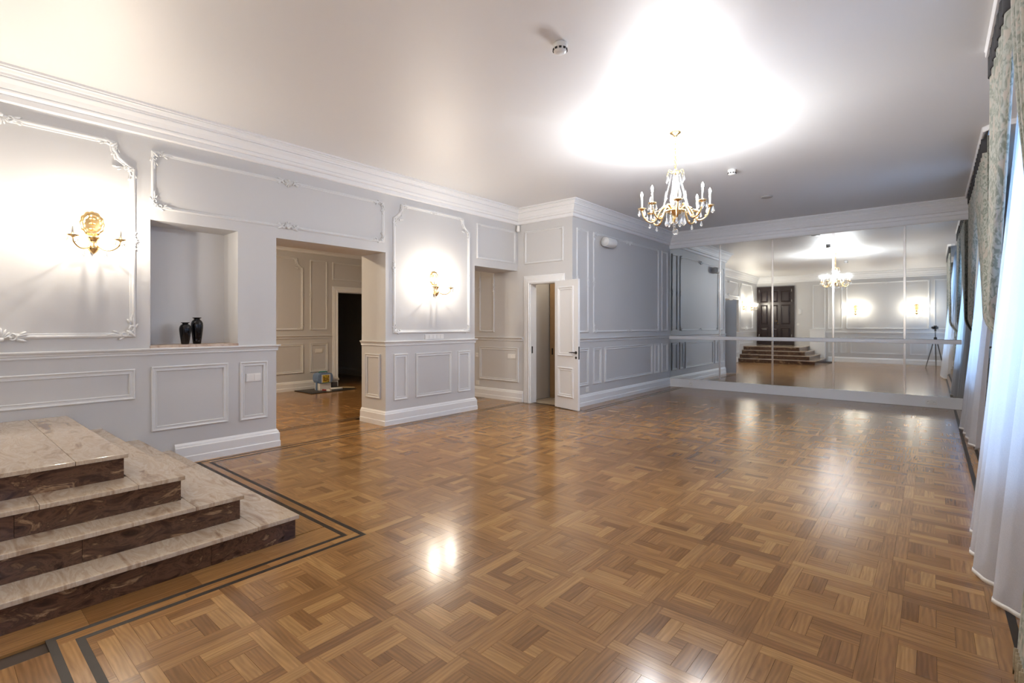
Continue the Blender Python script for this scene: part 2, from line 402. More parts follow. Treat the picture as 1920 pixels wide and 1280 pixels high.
def sweep(bm, path, prof, closed=False, side=1):
    """vertical-profile sweep along a plan polyline: prof (out, z); out is to the left of travel when side=1"""
    P = [Vector(p) for p in path]; n = len(P); rings = []
    for i in range(n):
        if closed or 0 < i < n - 1:
            e0 = (P[i] - P[i - 1]).normalized(); e1 = (P[(i + 1) % n] - P[i]).normalized()
        elif i == 0: e0 = e1 = (P[1] - P[0]).normalized()
        else: e0 = e1 = (P[i] - P[i - 1]).normalized()
        n0 = Vector((-e0.y, e0.x)) * side; n1 = Vector((-e1.y, e1.x)) * side
        m = (n0 + n1) / max(.2, 1 + n0.dot(n1))
        rings.append([bm.verts.new((P[i].x + m.x * d, P[i].y + m.y * d, z)) for d, z in prof])
    K = len(prof)
    for i in range(n if closed else n - 1):
        a, b = rings[i], rings[(i + 1) % n]
        for k in range(K): bm.faces.new((a[k], a[(k + 1) % K], b[(k + 1) % K], b[k]))
    if not closed:
        bm.faces.new(rings[0]); bm.faces.new(rings[-1][::-1])
BASE = [(-.004, 0), (.034, 0), (.034, .060), (.028, .068), (.028, .150), (.020, .158), (.016, .175), (.008, .185), (.004, .192), (-.004, .192)]
RAIL = [(-.004, 1.068), (.012, 1.068), (.014, 1.076), (.010, 1.086), (.016, 1.092), (.018, 1.104), (.030, 1.112), (.036, 1.120), (.036, 1.128), (.028, 1.132), (-.004, 1.132)]
def corn(zt, s=1.0):
    p = [(-.004, -.255), (.022, -.255), (.032, -.246), (.032, -.206), (.024, -.204), (.024, -.198), (.046, -.196), (.058, -.184), (.062, -.172), (.054, -.170), (.054, -.163), (.066, -.160),
         (.082, -.122), (.102, -.094), (.104, -.088), (.096, -.087), (.096, -.080), (.116, -.078), (.116, -.060), (.124, -.054), (.136, -.036), (.150, -.030), (.144, -.028), (.144, -.020), (.170, -.018), (.170, 0), (-.004, 0)]
    return [(a * s, zt + b * s) for a, b in p]

# ------------------------------------------------------------------ room constants
XL, YA, XS, YM, XW, YB, ZC = -5.60, 6.80, -4.45, 10.70, 0.78, -1.10, 3.36
XI = -6.16          # back face of the thick left wall
XB = -10.0          # far wall of the side room
ZB = 3.09           # side room ceiling

# ------------------------------------------------------------------ floor
fb = bmesh.new(); box(fb, -13.6, 1.6, -1.4, 11.0, -.06, -.0125)
floor = struct('floor', fb, M['subfloor'])
pieces = []      # (cx, cy, length, width, angle)
def add_rect(x0, x1, y0, y1, clip=None):
    if clip:
        x0, x1, y0, y1 = max(x0, clip[0]), min(x1, clip[1]), max(y0, clip[2]), min(y1, clip[3])
        if x1 - x0 < .008 or y1 - y0 < .008: return
    pieces.append((x0, x1, y0, y1))
SM, OX, OY = .436, -2.352, 1.856
def module(mx, my, clip):
    x, y, s, w = mx, my, SM, .062
    R = lambda a, b, c, d, vert: pieces_add(x + a, x + b, y + c, y + d, vert, clip)
    R(0, s - w, 0, w, 0); R(s - w, s, 0, s - w, 1); R(w, s, s - w, s, 0); R(0, w, w, s, 1)
    L = s - 2 * w; u = L / 5; a = w
    R(a, a + u, a + 2 * u, a + 5 * u, 1); R(a + u, a + 2 * u, a + 2 * u, a + 5 * u, 1)
    R(a + 2 * u, a + 5 * u, a + 4 * u, a + 5 * u, 0); R(a + 2 * u, a + 5 * u, a + 3 * u, a + 4 * u, 0)
    R(a + 4 * u, a + 5 * u, a, a + 3 * u, 1); R(a + 3 * u, a + 4 * u, a, a + 3 * u, 1)
    R(a, a + 3 * u, a, a + u, 0); R(a, a + 3 * u, a + u, a + 2 * u, 0)
    R(a + 2 * u, a + 3 * u, a + 2 * u, a + 3 * u, 0)
def pieces_add(x0, x1, y0, y1, vert, clip):
    x0, x1, y0, y1 = max(x0, clip[0]), min(x1, clip[1]), max(y0, clip[2]), min(y1, clip[3])
    if x1 - x0 < .01 or y1 - y0 < .01: return
    if vert: pieces.append(((x0 + x1) / 2, (y0 + y1) / 2, y1 - y0, x1 - x0, PI / 2))
    else: pieces.append(((x0 + x1) / 2, (y0 + y1) / 2, x1 - x0, y1 - y0, 0))
def field(x0, x1, y0, y1):
    for i in range(int(math.floor((x0 - OX) / SM + 1e-3)), int(math.ceil((x1 - OX) / SM - 1e-3))):
        for j in range(int(math.floor((y0 - OY) / SM + 1e-3)), int(math.ceil((y1 - OY) / SM - 1e-3))):
            module(OX + i * SM, OY + j * SM, (x0, x1, y0, y1))
def run(x0, x1, y0, y1, vert, lens=(.38, .62)):
    """one row of border planks filling the rectangle, laid end to end"""
    a, b = (y0, y1) if vert else (x0, x1)
    t = a
    while t < b - .01:
        e = min(b, t + random.uniform(*lens))
        if b - e < .12: e = b
        pieces_add(*((x0, x1, t, e) if vert else (t, e, y0, y1)), vert, (-99, 99, -99, 99)); t = e
XF0, XF1, YF1 = OX - 7 * SM, OX + 6 * SM, OY + 20 * SM     # -5.404 .. .264 .. 10.576
XF2, YF2, XF3, YF0 = OX - 4 * SM, OY + 11 * SM, OX - SM, .46
field(XF0, XF1, OY, YF2); field(XF2, XF1, YF2, YF1); field(XF3, XF1, YF0, OY)
inl = []
BW, BG = .030, .055
def border(p0, p1, nx, ny, s0, e0, wall, hide=False):
    """bands outside a field edge p0->p1, outward normal (nx,ny); s0/e0: +1 lengthen with the offset, -1 shorten, 0 keep"""
    (ax, ay), (bx, by) = p0, p1
    L = math.hypot(bx - ax, by - ay); dx, dy = (bx - ax) / L, (by - ay) / L
    def strip(d0, d1):
        v = abs(dy) > .5; dp, dm = (d1, d0) if v else (d0, d1)
        a0 = -s0 * (dp if s0 > 0 else dm); b0 = L + e0 * (dp if e0 > 0 else dm)
        q = [(ax + dx * t + nx * d, ay + dy * t + ny * d) for t in (a0, b0) for d in (d0, d1)]
        xs = [k[0] for k in q]; ys = [k[1] for k in q]
        return min(xs), max(xs), min(ys), max(ys)
    vert = abs(dy) > .5
    inl.append(strip(0, BW)); run(*strip(BW, BW + BG), vert); inl.append(strip(BW + BG, 2 * BW + BG))
    if wall > 2 * BW + BG: run(*strip(2 * BW + BG, wall), vert, (.30, .52))
border((XF0, OY), (XF0, YF2), -1, 0, 1, 1, .215)                    # along the left wall
border((XF0, YF2), (XF2, YF2), 0, 1, 1, -1, .165)                    # before the door wall
border((XF2, YF2), (XF2, YF1), -1, 0, -1, 1, .37)                    # along the side wall
border((XF2, YF1), (XF1, YF1), 0, 1, 1, 1, .14)                      # under the mirror
border((XF1, YF0), (XF1, YF1), 1, 0, 1, 1, .53)                      # under the windows
border((XF3, YF0), (XF3, OY), -1, 0, 1, -1, .32)                    # beside the steps
border((XF0, OY), (XF3, OY), 0, -1, 1, -1, .33)                       # before the steps
border((XF3, YF0), (XF1, YF0), 0, -1, 1, 1, .115)                    # behind the camera
for k in range(14): run(XF3, XW, YF0 - .115 - .105 * (k + 1), YF0 - .115 - .105 * k, False, (.5, .9))
# side room: same parquet, own border
for k in range(8): run(XI - .18 + .095 * k, XI - .18 + .095 * (k + 1), 2.58, 4.02, True); run(XI - .18 + .095 * k, XI - .18 + .095 * (k + 1), 5.72, YA, True)
border((XI - .18 - .115, 1.4), (XI - .18 - .115, YA - .05), 1, 0, 0, 0, .115)
field(XB + .02, XI - .18 - .115, 1.4, YA - .02)
for k in range(30): run(-13.5, XB - .2, 3.9 + .12 * k, 4.02 + .12 * k, False, (.5, .9))
run(XB - .2, XB, 5.6, 6.8, True)
OBST = []
seen = set(); uniq = []
for p in pieces:
    k = tuple(round(v, 3) for v in p)
    if k not in seen: seen.add(k); uniq.append(p)
cy, sy = math.cos(YAW), math.sin(YAW)
def view(p):
    x, y = p[0], p[1]; d = -sy * x + cy * y; r = cy * x + sy * y
    if d < .3: return 0
    px, py = 960 + 935 * r / d, 609 + 935 * H_CAM / d
    if not (-20 < px < 1940 and 600 < py < 1300): return 0
    if x < -2.95 and y < 1.6: return 0
    if x > .33: return 0
    return p[2] * p[3] * H_CAM / d ** 3
uniq.sort(key=view, reverse=True)
def plank_mesh(L, Wd):
    bm = bmesh.new(); g = .00035; box(bm, -L / 2 + g, L / 2 - g, -Wd / 2 + g, Wd / 2 - g, -.012, 0)
    uvl = bm.loops.layers.uv.new('UVMap')
    for f in bm.faces:
        for lp in f.loops: lp[uvl].uv = (lp.vert.co.x, lp.vert.co.y)
    return mesh('plank', bm, M['oak'])
pm = {}
rnd = random.Random(5)
for p in uniq[:300]:
    k = (round(p[2], 3), round(p[3], 3))
    if k not in pm: pm[k] = plank_mesh(*k)
    o = link('plank', pm[k], floor)
    o.location = (p[0], p[1], rnd.uniform(-.0002, .0002))
    o.rotation_euler = (rnd.gauss(0, .0007), rnd.gauss(0, .0007), p[4] + (PI if rnd.random() < .5 else 0))
vs, fs, uvs = [], [], []
for p in uniq[300:]:
    L, Wd = p[2] / 2 - .00035, p[3] / 2 - .00035
    R = Matrix.Rotation(p[4], 3, 'Z') @ Matrix.Rotation(rnd.gauss(0, .0007), 3, 'X') @ Matrix.Rotation(rnd.gauss(0, .0007), 3, 'Y')
    b0 = len(vs)
    for z in (-.012, 0):
        for x, y in ((-L, -Wd), (L, -Wd), (L, Wd), (-L, Wd)):
            q = R @ Vector((x, y, z)); vs.append((q.x + p[0], q.y + p[1], q.z)); uvs.append((x, y))
    for f in ((4, 5, 6, 7), (0, 1, 5, 4), (1, 2, 6, 5), (2, 3, 7, 6), (3, 0, 4, 7)): fs.append([b0 + i for i in f])
me = bpy.data.meshes.new('far_planks'); me.from_pydata(vs, [], fs); me.materials.append(M['oak_j'])
ul = me.uv_layers.new(name='UVMap')
for lp in me.loops: ul.data[lp.index].uv = uvs[lp.vertex_index]
far = link('far_planks', me, floor); far['kind'] = 'stuff'
for (x0, x1, y0, y1) in inl:
    obj('inlay_strip', bbox(x0, x1, y0, y1, -.012, .0001), M['inlay'], floor)
obj('threshold_tile', bbox(-5.45, -4.6, YA + .16, 8.4, -.0125, .0), M['tile'], floor)

# ------------------------------------------------------------------ walls
def boxes(L):
    bm = bmesh.new()
    for b in L: box(bm, *b)
    return bm
NY0, NY1, NZ0, NZ1 = 1.39, 2.16, 1.145, 2.338
D1a, D1b, D1z = 2.563, 4.019, 2.322
D2a, D2z = 5.721, 2.30
wl = struct('wall_left', boxes([
    (XI, XL, YB, NY0, 0, 3.4), (XI, XL, NY0, NY1, 0, NZ0 - .02), (XI, XL, NY0, NY1, NZ1, 3.4), (XI, -5.975, NY0, NY1, NZ0 - .02, NZ1),
    (XI, XL, NY1, D1a, 0, 3.4), (XI, XL, D1a, D1b, D1z, 3.4), (XI, XL, D1b, D2a, 0, 3.4), (XI, XL, D2a, YA, D2z, 3.4)]), M['wall'])
wa = struct('wall_alcove', boxes([
    (-10.2, -5.34, YA, YA + .15, 0, 3.4), (-5.34, -4.72, YA, YA + .15, 2.075, 3.4), (-4.72, XS, YA, YA + .15, 0, 3.4)]), M['wall'])
wsd = struct('wall_side', boxes([(XS - .15, XS, YA + .15, 10.9, 0, 3.4)]), M['wall'])
wm = struct('wall_mirror_end', boxes([(XS, 1.2, YM + .03, 10.9, 0, 3.4)]), M['wall'])
wm.name = 'wall_far'
wb = struct('wall_back', boxes([(-6.2, 1.2, YB - .2, YB, 0, 3.4)]), M['wall'])
WIN = [(3.9, .78), (8.45, .78), (-.15, .70)]
SZ0, SZ1 = .70, 2.95
ys = sorted(WIN)
L = []; prev = YB
for c, hw in ys:
    L.append((XW, 1.2, prev, c - hw, 0, 3.4)); L.append((XW, 1.2, c - hw, c + hw, 0, SZ0)); L.append((XW, 1.2, c - hw, c + hw, SZ1, 3.4)); prev = c + hw
L.append((XW, 1.2, prev, 10.9, 0, 3.4))
wr = struct('wall_right', boxes(L), M['wall'])
ceil = struct('ceiling', bbox(XI, 1.2, YB - .2, 10.9, ZC, ZC + .1), M['ceiling'])
# side room shell
wx = struct('wall_side_room', boxes([(XB - .2, XB, 1.0, 5.90, 0, 3.4), (XB - .2, XB, 5.90, 6.72, 2.08, 3.4), (XB - .2, XB, 6.72, YA, 0, 3.4)]), M['wall'])
struct('wall_side_room_end', boxes([(XB - .2, XI, .8, 1.0, 0, 3.4)]), M['wall'])
struct('ceiling_side_room', bbox(XB - .2, XI, .8, YA, ZB, ZB + .1), M['cornice'])
struct('wall_dark_hall', boxes([(-13.6, XB - .2, 7.5, 7.65, 0, 3.3), (-13.75, -13.6, 3.7, 7.65, 0, 3.3), (-13.6, XB - .2, 3.7, 3.85, 0, 3.3), (XB - .2, XB - .05, YA, 7.65, 0, 3.3)]), M['dark_hall'])
struct('ceiling_dark_hall', bbox(-13.6, XB - .2, 3.7, 7.65, 3.1, 3.2), M['dark_hall'])
bm = bmesh.new(); sweep(bm, [(-13.6, 7.5), (XB - .2, 7.5)], BASE, side=-1); struct('baseboard_dark_hall', bm, M['dark_hall'])
# closet behind the alcove door
struct('wall_closet', boxes([(-5.60, -5.47, YA + .15, 8.4, 0, 3.3), (-5.6, -4.6, 8.4, 8.5, 0, 3.3)]), M['wall'])
struct('ceiling_closet', bbox(-5.6, -4.6, YA + .15, 8.5, 2.6, 2.7), M['cornice'])

# trims
bm = bmesh.new(); sweep(bm, [(XW, YB), (XL, YB), (XL, YA), (XS, YA), (XS, YM), (XW, YM)], corn(ZC), side=-1)
struct('trim_1', bm, M['cornice'])
bm = bmesh.new(); sweep(bm, [(XI, 1.0), (XB, 1.0), (XB, YA), (XI, YA)], corn(ZB, .95), side=-1)
struct('trim_2', bm, M['cornice'])
# baseboards
bm = bmesh.new(); sweep(bm, [(XL, 1.585), (XL, D1a), (XI, D1a)], BASE, side=-1); struct('baseboard_left', bm, M['trim'])
bm = bmesh.new(); sweep(bm, [(XI, D1b), (XL, D1b), (XL, D2a), (XI, D2a)], BASE, side=-1); struct('baseboard_pier', bm, M['trim'])
bm = bmesh.new(); sweep(bm, [(XB, 1.0), (XB, 5.775)], BASE, side=-1); struct('baseboard_side_room', bm, M['trim'])
bm = bmesh.new(); sweep(bm, [(XB, YA), (-5.47, YA)], BASE, side=-1); struct('baseboard_alcove', bm, M['trim'])
bm = bmesh.new(); sweep(bm, [(XS, YA + .01), (XS, YM - .03)], BASE, side=-1); struct('baseboard_side', bm, M['trim'])
bm = bmesh.new(); sweep(bm, [(XW, YB), (-3.05, YB)], BASE, side=-1); struct('baseboard_back', bm, M['trim'])
bm = bmesh.new(); sweep(bm, [(XW, YM - .03), (XW, YB + .04)], BASE, side=-1); struct('baseboard_right', bm, M['trim'])
# plinth under the mirror
bm = boxes([(XS, XW, YM - .03, YM + .03, 0, .172), (XS, XW, YM - .035, YM + .03, .165, .18)]); struct('baseboard_far', bm, M['trim'])
# chair rails
bm = bmesh.new(); sweep(bm, [(-3.12, YB), (XL, YB)][::-1] if 0 else [(XL, -.9), (XL, D1a), (XI, D1a)], RAIL, side=-1); struct('trim_3', bm, M['mould'])
bm = bmesh.new(); sweep(bm, [(XI, D1b), (XL, D1b), (XL, D2a), (XI, D2a)], RAIL, side=-1); struct('trim_4', bm, M['mould'])
bm = bmesh.new(); sweep(bm, [(XB, 1.0), (XB, 5.775)], RAIL, side=-1); struct('trim_5', bm, M['mould'])
bm = bmesh.new(); sweep(bm, [(XB, YA), (-5.472, YA)], RAIL, side=-1); struct('trim_6', bm, M['mould'])
bm = bmesh.new(); sweep(bm, [(XS, YA + .0), (XS, YM - .01)], RAIL, side=-1); struct('trim_7', bm, M['mould'])
bm = bmesh.new(); sweep(bm, [(XW, YB), (-3.12, YB)], RAIL, side=-1); struct('trim_8', bm, M['mould'])

# panels -------------------------------------------------------------
OL, UL, NL = (XL, 0, 0), (0, 1, 0), (1, 0, 0)
# looking at the left wall, u runs along +Y; local frame must be right-handed: U x V = N  -> (0,1,0)x(0,0,1)=(1,0,0) ok
P = lambda *a, **k: panel(wl, OL, UL, NL, *a, **k)
P(-.46, 1.236, 1.275, 3.0, prof=PROF_BIG, orn='L', notch=(.20, .22), mids='TGLR')
P(1.395, 2.445, 3.99, 2.985, orn='M', mids='TB')
P(4.132, 1.233, 5.60, 3.02, prof=PROF_BIG, orn='M', notch=(.19, .21), mids='tLR')
P(5.765, 2.42, 6.735, 2.99, orn='S')
for a, b, z0, z1 in ((-.46, 1.272, .67, .947), (1.395, 2.063, .347, .957), (2.178, 2.462, .337, .956), (4.149, 4.384, .322, .953), (4.525, 5.211, .322, .947), (5.345, 5.615, .314, .946)):
    P(a, z0, b, z1, prof=PROF_LOW)
panel(wl, (XI, D1b, 0), (1, 0, 0), (0, -1, 0), .10, .35, .45, .953, prof=PROF_LOW)
PA = lambda *a, **k: panel(wa, (0, YA, 0), (1, 0, 0), (0, -1, 0), *a, **k)
PA(-5.43, 2.405, -4.62, 2.97, orn='S')
PA(-6.52, .34, -5.575, .945, prof=PROF_LOW)
PA(-6.53, 1.22, -6.15, 2.86, orn='S', mids='LR')
PA(-7.9, 1.22, -6.66, 2.86, orn='M', mids='LR')
PA(-9.5, 1.22, -8.1, 2.86, orn='M')
PS = lambda *a, **k: panel(wsd, (XS, 0, 0), (0, 1, 0), (1, 0, 0), *a, **k)
PS(6.92, 1.222, 7.285, 2.945, orn='S', mids='LR')
PS(7.44, 1.222, 10.11, 2.945, orn='M', mids='TnLR')
PS(10.27, 1.222, 10.58, 2.945, orn='S', mids='LR')
for a, b in ((6.90, 7.285), (7.44, 7.70), (7.83, 9.79), (9.91, 10.13), (10.27, 10.58)): PS(a, .335, b, .955, prof=PROF_LOW)
PBK = lambda *a, **k: panel(wb, (0, YB, 0), (-1, 0, 0), (0, 1, 0), *a, **k)
PBK(3.15, 1.25, 3.57, 2.97, orn='S', mids='LR'); PBK(2.60, 1.25, 3.06, 2.97, orn='S', mids='LR'); PBK(.06, 1.25, 2.48, 2.97, orn='M', mids='TnLR', prof=PROF_BIG)
PBK(-.6, 1.25, -.06, 2.97, orn='S')
for a, b in ((2.75, 3.05), (2.46, 2.66), (.72, 2.34), (.10, .60), (-.6, -.02)): PBK(a, .34, b, .95, prof=PROF_LOW)
PX = lambda *a, **k: panel(wx, (XB, 0, 0), (0, 1, 0), (1, 0, 0), *a, **k)
PX(1.6, 1.24, 5.13, 2.735, prof=PROF_BIG, orn='M', notch=(.19, .2), mids='TBLR')
PX(5.28, 1.245, 5.67, 2.72, orn='S', mids='LR'); PX(5.79, 2.33, 6.7, 2.72, orn='S')
PX(3.2, .358, 5.13, .96, prof=PROF_LOW); PX(5.28, .358, 5.68, .97, prof=PROF_LOW)

# niche shelf, vases -------------------------------------------------
tag(obj('niche_shelf', bbox(-5.975, XL + .012, NY0 - .004, NY1 + .004, NZ0 - .018, NZ0 + .012, .003), M['sill_marble']), 'pinkish marble shelf slab at the bottom of the wall niche', 'shelf')
def vase(x, y, hgt, r, label):
    bm = bmesh.new()
    pr = [(.60, 0), (.66, .01), (.72, .12), (.86, .35), (.98, .60), (1, .70), (.95, .79), (.80, .865), (.56, .91), (.46, .935), (.50, .955), (.72, .985), (.76, 1.0), (.70, 1.0), (.42, .95), (.38, .90), (.0, .88)]
    lathe(bm, [(a * r, b * hgt) for a, b in pr], 32)
    o = obj('vase', bm, M['black_gloss']); o.location = (x, y, NZ0 + .013); tag(o, label, 'vase', 'black vases in the niche')
vase(-5.70, 1.705, .218, .052, 'shorter glossy black vase in the wall niche, nearer the steps')
vase(-5.75, 1.825, .268, .055, 'taller glossy black vase in the wall niche, beside a shorter one')

# casings and doors ----------------------------------------------------
CAS = [(0, 0), (0, .030), (.018, .036), (.030, .028), (.048, .022), (.095, .022), (.105, .016), (.130, .014), (.138, .008), (.138, 0)]
def casing(parent, O, U, N, a, b, zt, name='casing', m=None, w=1.0):
    mx = frame_mx(O, U, N); bm = bmesh.new()
    prof = [(.148 * w - d * w, h) for d, h in CAS][::-1]
    # open path: up the left side, over the top, down the right; inward offset to the right -> use clockwise path with negative offsets
    ring_sweep(bm, [(a, 0), (a, zt), (b, zt), (b, 0)], [(-d if False else d, h) for d, h in [(x - 0, y) for x, y in [(q[0], q[1]) for q in CAS]]][:] if False else [(d * w, h) for d, h in CAS], closed=False)
    bm.transform(mx)
    return obj(name, bm, m or M['trim'], parent)
d1 = struct('door_1', boxes([(-5.325, -5.30, YA - .004, YA + .152, 0, 2.072), (-4.755, -4.73, YA - .004, YA + .152, 0, 2.072), (-5.325, -4.73, YA - .004, YA + .152, 2.052, 2.075)]), M['trim'])
# path runs (outer) so that offsets to the left of travel go outward: travel down-right: right jamb up, top leftwards, left jamb down
casing(d1, (0, YA, 0), (1, 0, 0), (0, -1, 0), -5.317, -4.735, 2.062)
obj('strike_plate', bbox(-5.300, -5.296, YA + .02, YA + .05, .86, .98, .001), M['black_metal'], d1)
def leaf_door():
    bm = boxes([(0, .56, -.038, 0, 0, 2.058)])
    lf = obj('door_leaf', bm, M['trim'], d1)
    a = math.radians(-15)
    lf.matrix_basis = Matrix.Translation((-4.742, 6.775, .012)) @ Matrix.Rotation(a, 4, 'Z')
    for (z0, z1) in ((.84, 1.955), (.18, .66)):
        b2 = bmesh.new(); ring_sweep(b2, rect_poly(.075, z0, .455, z1), [(0, 0), (0, .010), (.010, .016), (.020, .012), (.032, .006), (.044, .010), (.052, .004), (.052, 0)])
        b2.transform(frame_mx((0, -.038, 0), (1, 0, 0), (0, -1, 0))); obj('panel_moulding', b2, M['trim'], lf)
    b2 = bmesh.new(); tube(b2, [(.515, -.038, .905), (.515, -.085, .905)], .009, 10); tube(b2, [(.515, -.080, .905), (.47, -.083, .908), (.40, -.080, .904)], [.009, .008, .007], 10)
    lathe(b2, [(.024, 0), (.024, .006), (.016, .009), (0, .009)], 16); 
    for v in b2.verts[-(16 * 4):]:
        x, y, z = v.co; v.co = (.515 + x, -.038 - z, .905 + y)
    obj('handle', b2, M['black_metal'], lf)
    b2 = bmesh.new(); lathe(b2, [(.020, 0), (.020, .006), (.012, .008), (0, .008)], 16)
    for v in b2.verts: x, y, z = v.co; v.co = (.515 + x, -.038 - z, .825 + y)
    obj('keyhole_cover', b2, M['black_metal'], lf)
    obj('lock_plate', bbox(.5595, .5615, -.030, -.008, .80, 1.00), M['black_metal'], lf)
leaf_door()
# side room doorway
d3 = struct('door_3', boxes([(XB - .2, XB + .002, 5.895, 5.91, 0, 2.08), (XB - .2, XB + .002, 6.71, 6.725, 0, 2.08), (XB - .2, XB + .002, 5.895, 6.725, 2.065, 2.085)]), M['trim'])
casing(d3, (XB, 0, 0), (0, 1, 0), (1, 0, 0), 5.915, 6.70, 2.07, w=.9)
# entrance door on the back wall
ZL = .584
def dark_door():
    m = M['dark_door']
    X0, X1, Z1 = -5.575, -4.20, 2.965
    d = struct('door_2', boxes([(X0, X0 + .085, YB + .002, YB + .07, ZL, Z1), (X1 - .085, X1, YB + .002, YB + .07, ZL, Z1), (X0 + .085, X1 - .085, YB + .002, YB + .07, Z1 - .10, Z1)]), m)
    for (a, b, cols) in ((X0 + .087, -4.735, 2), (-4.731, X1 - .087, 1)):
        lf = obj('door_leaf', bbox(a, b, YB + .004, YB + .05, ZL + .006, Z1 - .102), m, d)
        w = (b - a); pw = w / cols
        for c in range(cols):
            for z0, z1 in ((.75, 1.28), (1.42, 2.22), (2.32, 2.78)):
                u0, u1 = a + c * pw + .055, a + (c + 1) * pw - .055
                bm = bmesh.new(); ring_sweep(bm, rect_poly(-u1, z0, -u0, z1), [(0, 0), (0, .014), (.012, .022), (.024, .012), (.034, .004), (.06, .016), (.07, .016), (.07, 0)])
                bm.transform(frame_mx((0, YB + .05, 0), (-1, 0, 0), (0, 1, 0))); obj('panel_moulding', bm, m, lf)
        if cols == 2:
            bm = bmesh.new(); tube(bm, [(b - .05, YB + .05, 1.56), (b - .05, YB + .10, 1.56), (b - .16, YB + .10, 1.56)], .010, 8); obj('handle', bm, M['gold'], lf)
            bm = bmesh.new(); ball(bm, (b - .05, YB + .055, 1.46), .022, 10, 6, 1, .5, 1); obj('keyhole_cover', bm, M['gold'], lf)
        for z in (.9, 2.3, 2.72):
            xh = a if cols == 2 else b
            bm = bmesh.new(); tube(bm, [(xh, YB + .06, z), (xh, YB + .06, z + .12)], .012, 8); obj('hinge', bm, M['chrome'], lf)
dark_door()

# ------------------------------------------------------------------ entrance steps
st = thing('entrance_steps', 'four beige marble steps with dark brown risers in the corner under the dark door', 'steps', (-4.3, 0, 0))
SX, SY, RZ = [-3.072, -3.274, -3.458, -3.672], [1.553, 1.301, 1.036, .803], .146
def stp(name, b, m, bev=0):
    bm = bbox(*b, bev); bm.transform(Matrix.Translation((4.3, 0, 0))); return obj(name, bm, m, st)
YS = YB + .17
for n in range(4):
    z1 = RZ * (n + 1); z0 = z1 - .025; x, y = SX[n], SY[n]; g = .0008
    if n < 3:
        xi, yi = SX[n + 1] - .05, SY[n + 1]
        cuts = [XL, -4.72 + .25 * n, x]
        for a, b in zip(cuts, cuts[1:]): stp('tread_slab', (a + g, b - g, yi - .0 + g, y, z0, z1), M['marble'], .004)
        # side slabs
        cy_ = [YS, -.05 + .22 * n, yi]
        for a, b in zip(cy_, cy_[1:]): stp('tread_slab', (xi, x, a + g, b - g, z0, z1), M['marble'], .004)
        # hidden strip of tread in front of the next riser on the mirror side is covered by the first slabs
    else:
        for (a, b, c, d) in ((XL, -4.785, .562, y), (-4.785, x, .562, y), (XL, -4.785, -.1, .562), (-4.785, x, -.1, .562), (XL, -4.785, YB, -.1), (-4.785, x, YB, -.1)):
            stp('landing_slab', (a + g, b - g, c + g, d - g if d < y else d, z0, z1), M['marble'], .004)
    xr, yr = x - .018, y - .018
    cuts = {0: [YS, -.3, 1.054, yr], 1: [YS, -.1, .53, yr], 2: [YS, -.35, .30, yr], 3: [YS, .1, yr]}[n]
    for a, b in zip(cuts, cuts[1:]): stp('riser_panel', (xr - .02, xr, a + g, b - g, z0 - RZ + .025, z0), M['brown_marble'])
    cuts = [XL, -4.9 + .1 * n, -3.95 + .05 * n, xr - .02] if n < 3 else [XL, -4.7, xr - .02]
    for a, b in zip(cuts, cuts[1:]): stp('riser_panel', (a + g, b - g, yr - .02, yr, z0 - RZ + .025, z0), M['brown_marble'])

# low white cover box beside the steps
rc = thing('wall_cover_box', 'low white boxed-in cover on the back wall beside the steps', 'cover', (-3.4, YB, 0))
obj('body', bbox(-.24, .25, .001, .15, .0, 1.19, .004), M['trim'], rc); obj('top_board', bbox(-.255, .265, .001, .165, 1.19, 1.22, .005), M['trim'], rc)

# ------------------------------------------------------------------ mirror wall
mw = thing('wall_mirror', 'floor-to-cornice wall mirror in five joined silver sheets', 'mirror', (-1.9, YM, .18))
seams = [XS + .005, -3.371, -2.377, -1.374, -.354, XW - .01]
TILT = math.radians(.12); MH = 3.02 - .18
for i, (a, b) in enumerate(zip(seams, seams[1:])):
    bm = bbox(a + .004 + 1.9, b - .004 + 1.9, 0, .006, 0, MH)
    o = obj('mirror_sheet', bm, M['mirror'], mw); o.matrix_basis = Matrix.Translation((0, -.005, .001)) @ Matrix.Rotation(-TILT, 4, 'X') 
for a in seams[1:-1]:
    bm = bbox(a - .017 + 1.9, a + .017 + 1.9, -.009, .004, 0.001, MH, .003)
    o = obj('seam_strip', bm, M['chrome'], mw); o.matrix_basis = Matrix.Rotation(-TILT, 4, 'X')
obj('top_strip', bbox(XS + .01 + 1.9, XW + 1.88, -.016, .02, MH + .001, MH + .02, .003), M['white_plastic'], mw)
struct('trim_9', boxes([(XS + .001, XW, YM - .012, YM + .03, 3.042, 3.112)]), M['cornice'])
br = thing('ballet_barre', 'white horizontal ballet barre fixed across the mirror wall', 'barre', (-1.9, YM - .02, 1.07))
bm = bmesh.new(); sweep(bm, [(XS + .02 + 1.9, 0), (.36 + 1.9, 0)], [(0.012, -.030), (.045, -.030), (.052, -.020), (.052, .022), (.045, .036), (.030, .042), (.012, .042)], side=-1); obj('rail', bm, M['trim'], br)
for x in seams[1:-1] + [XS + .25, .25]:
    obj('bracket', bbox(x + 1.9 - .02, x + 1.9 + .02, -.014, .006, -.03, .03, .003), M['chrome'], br)

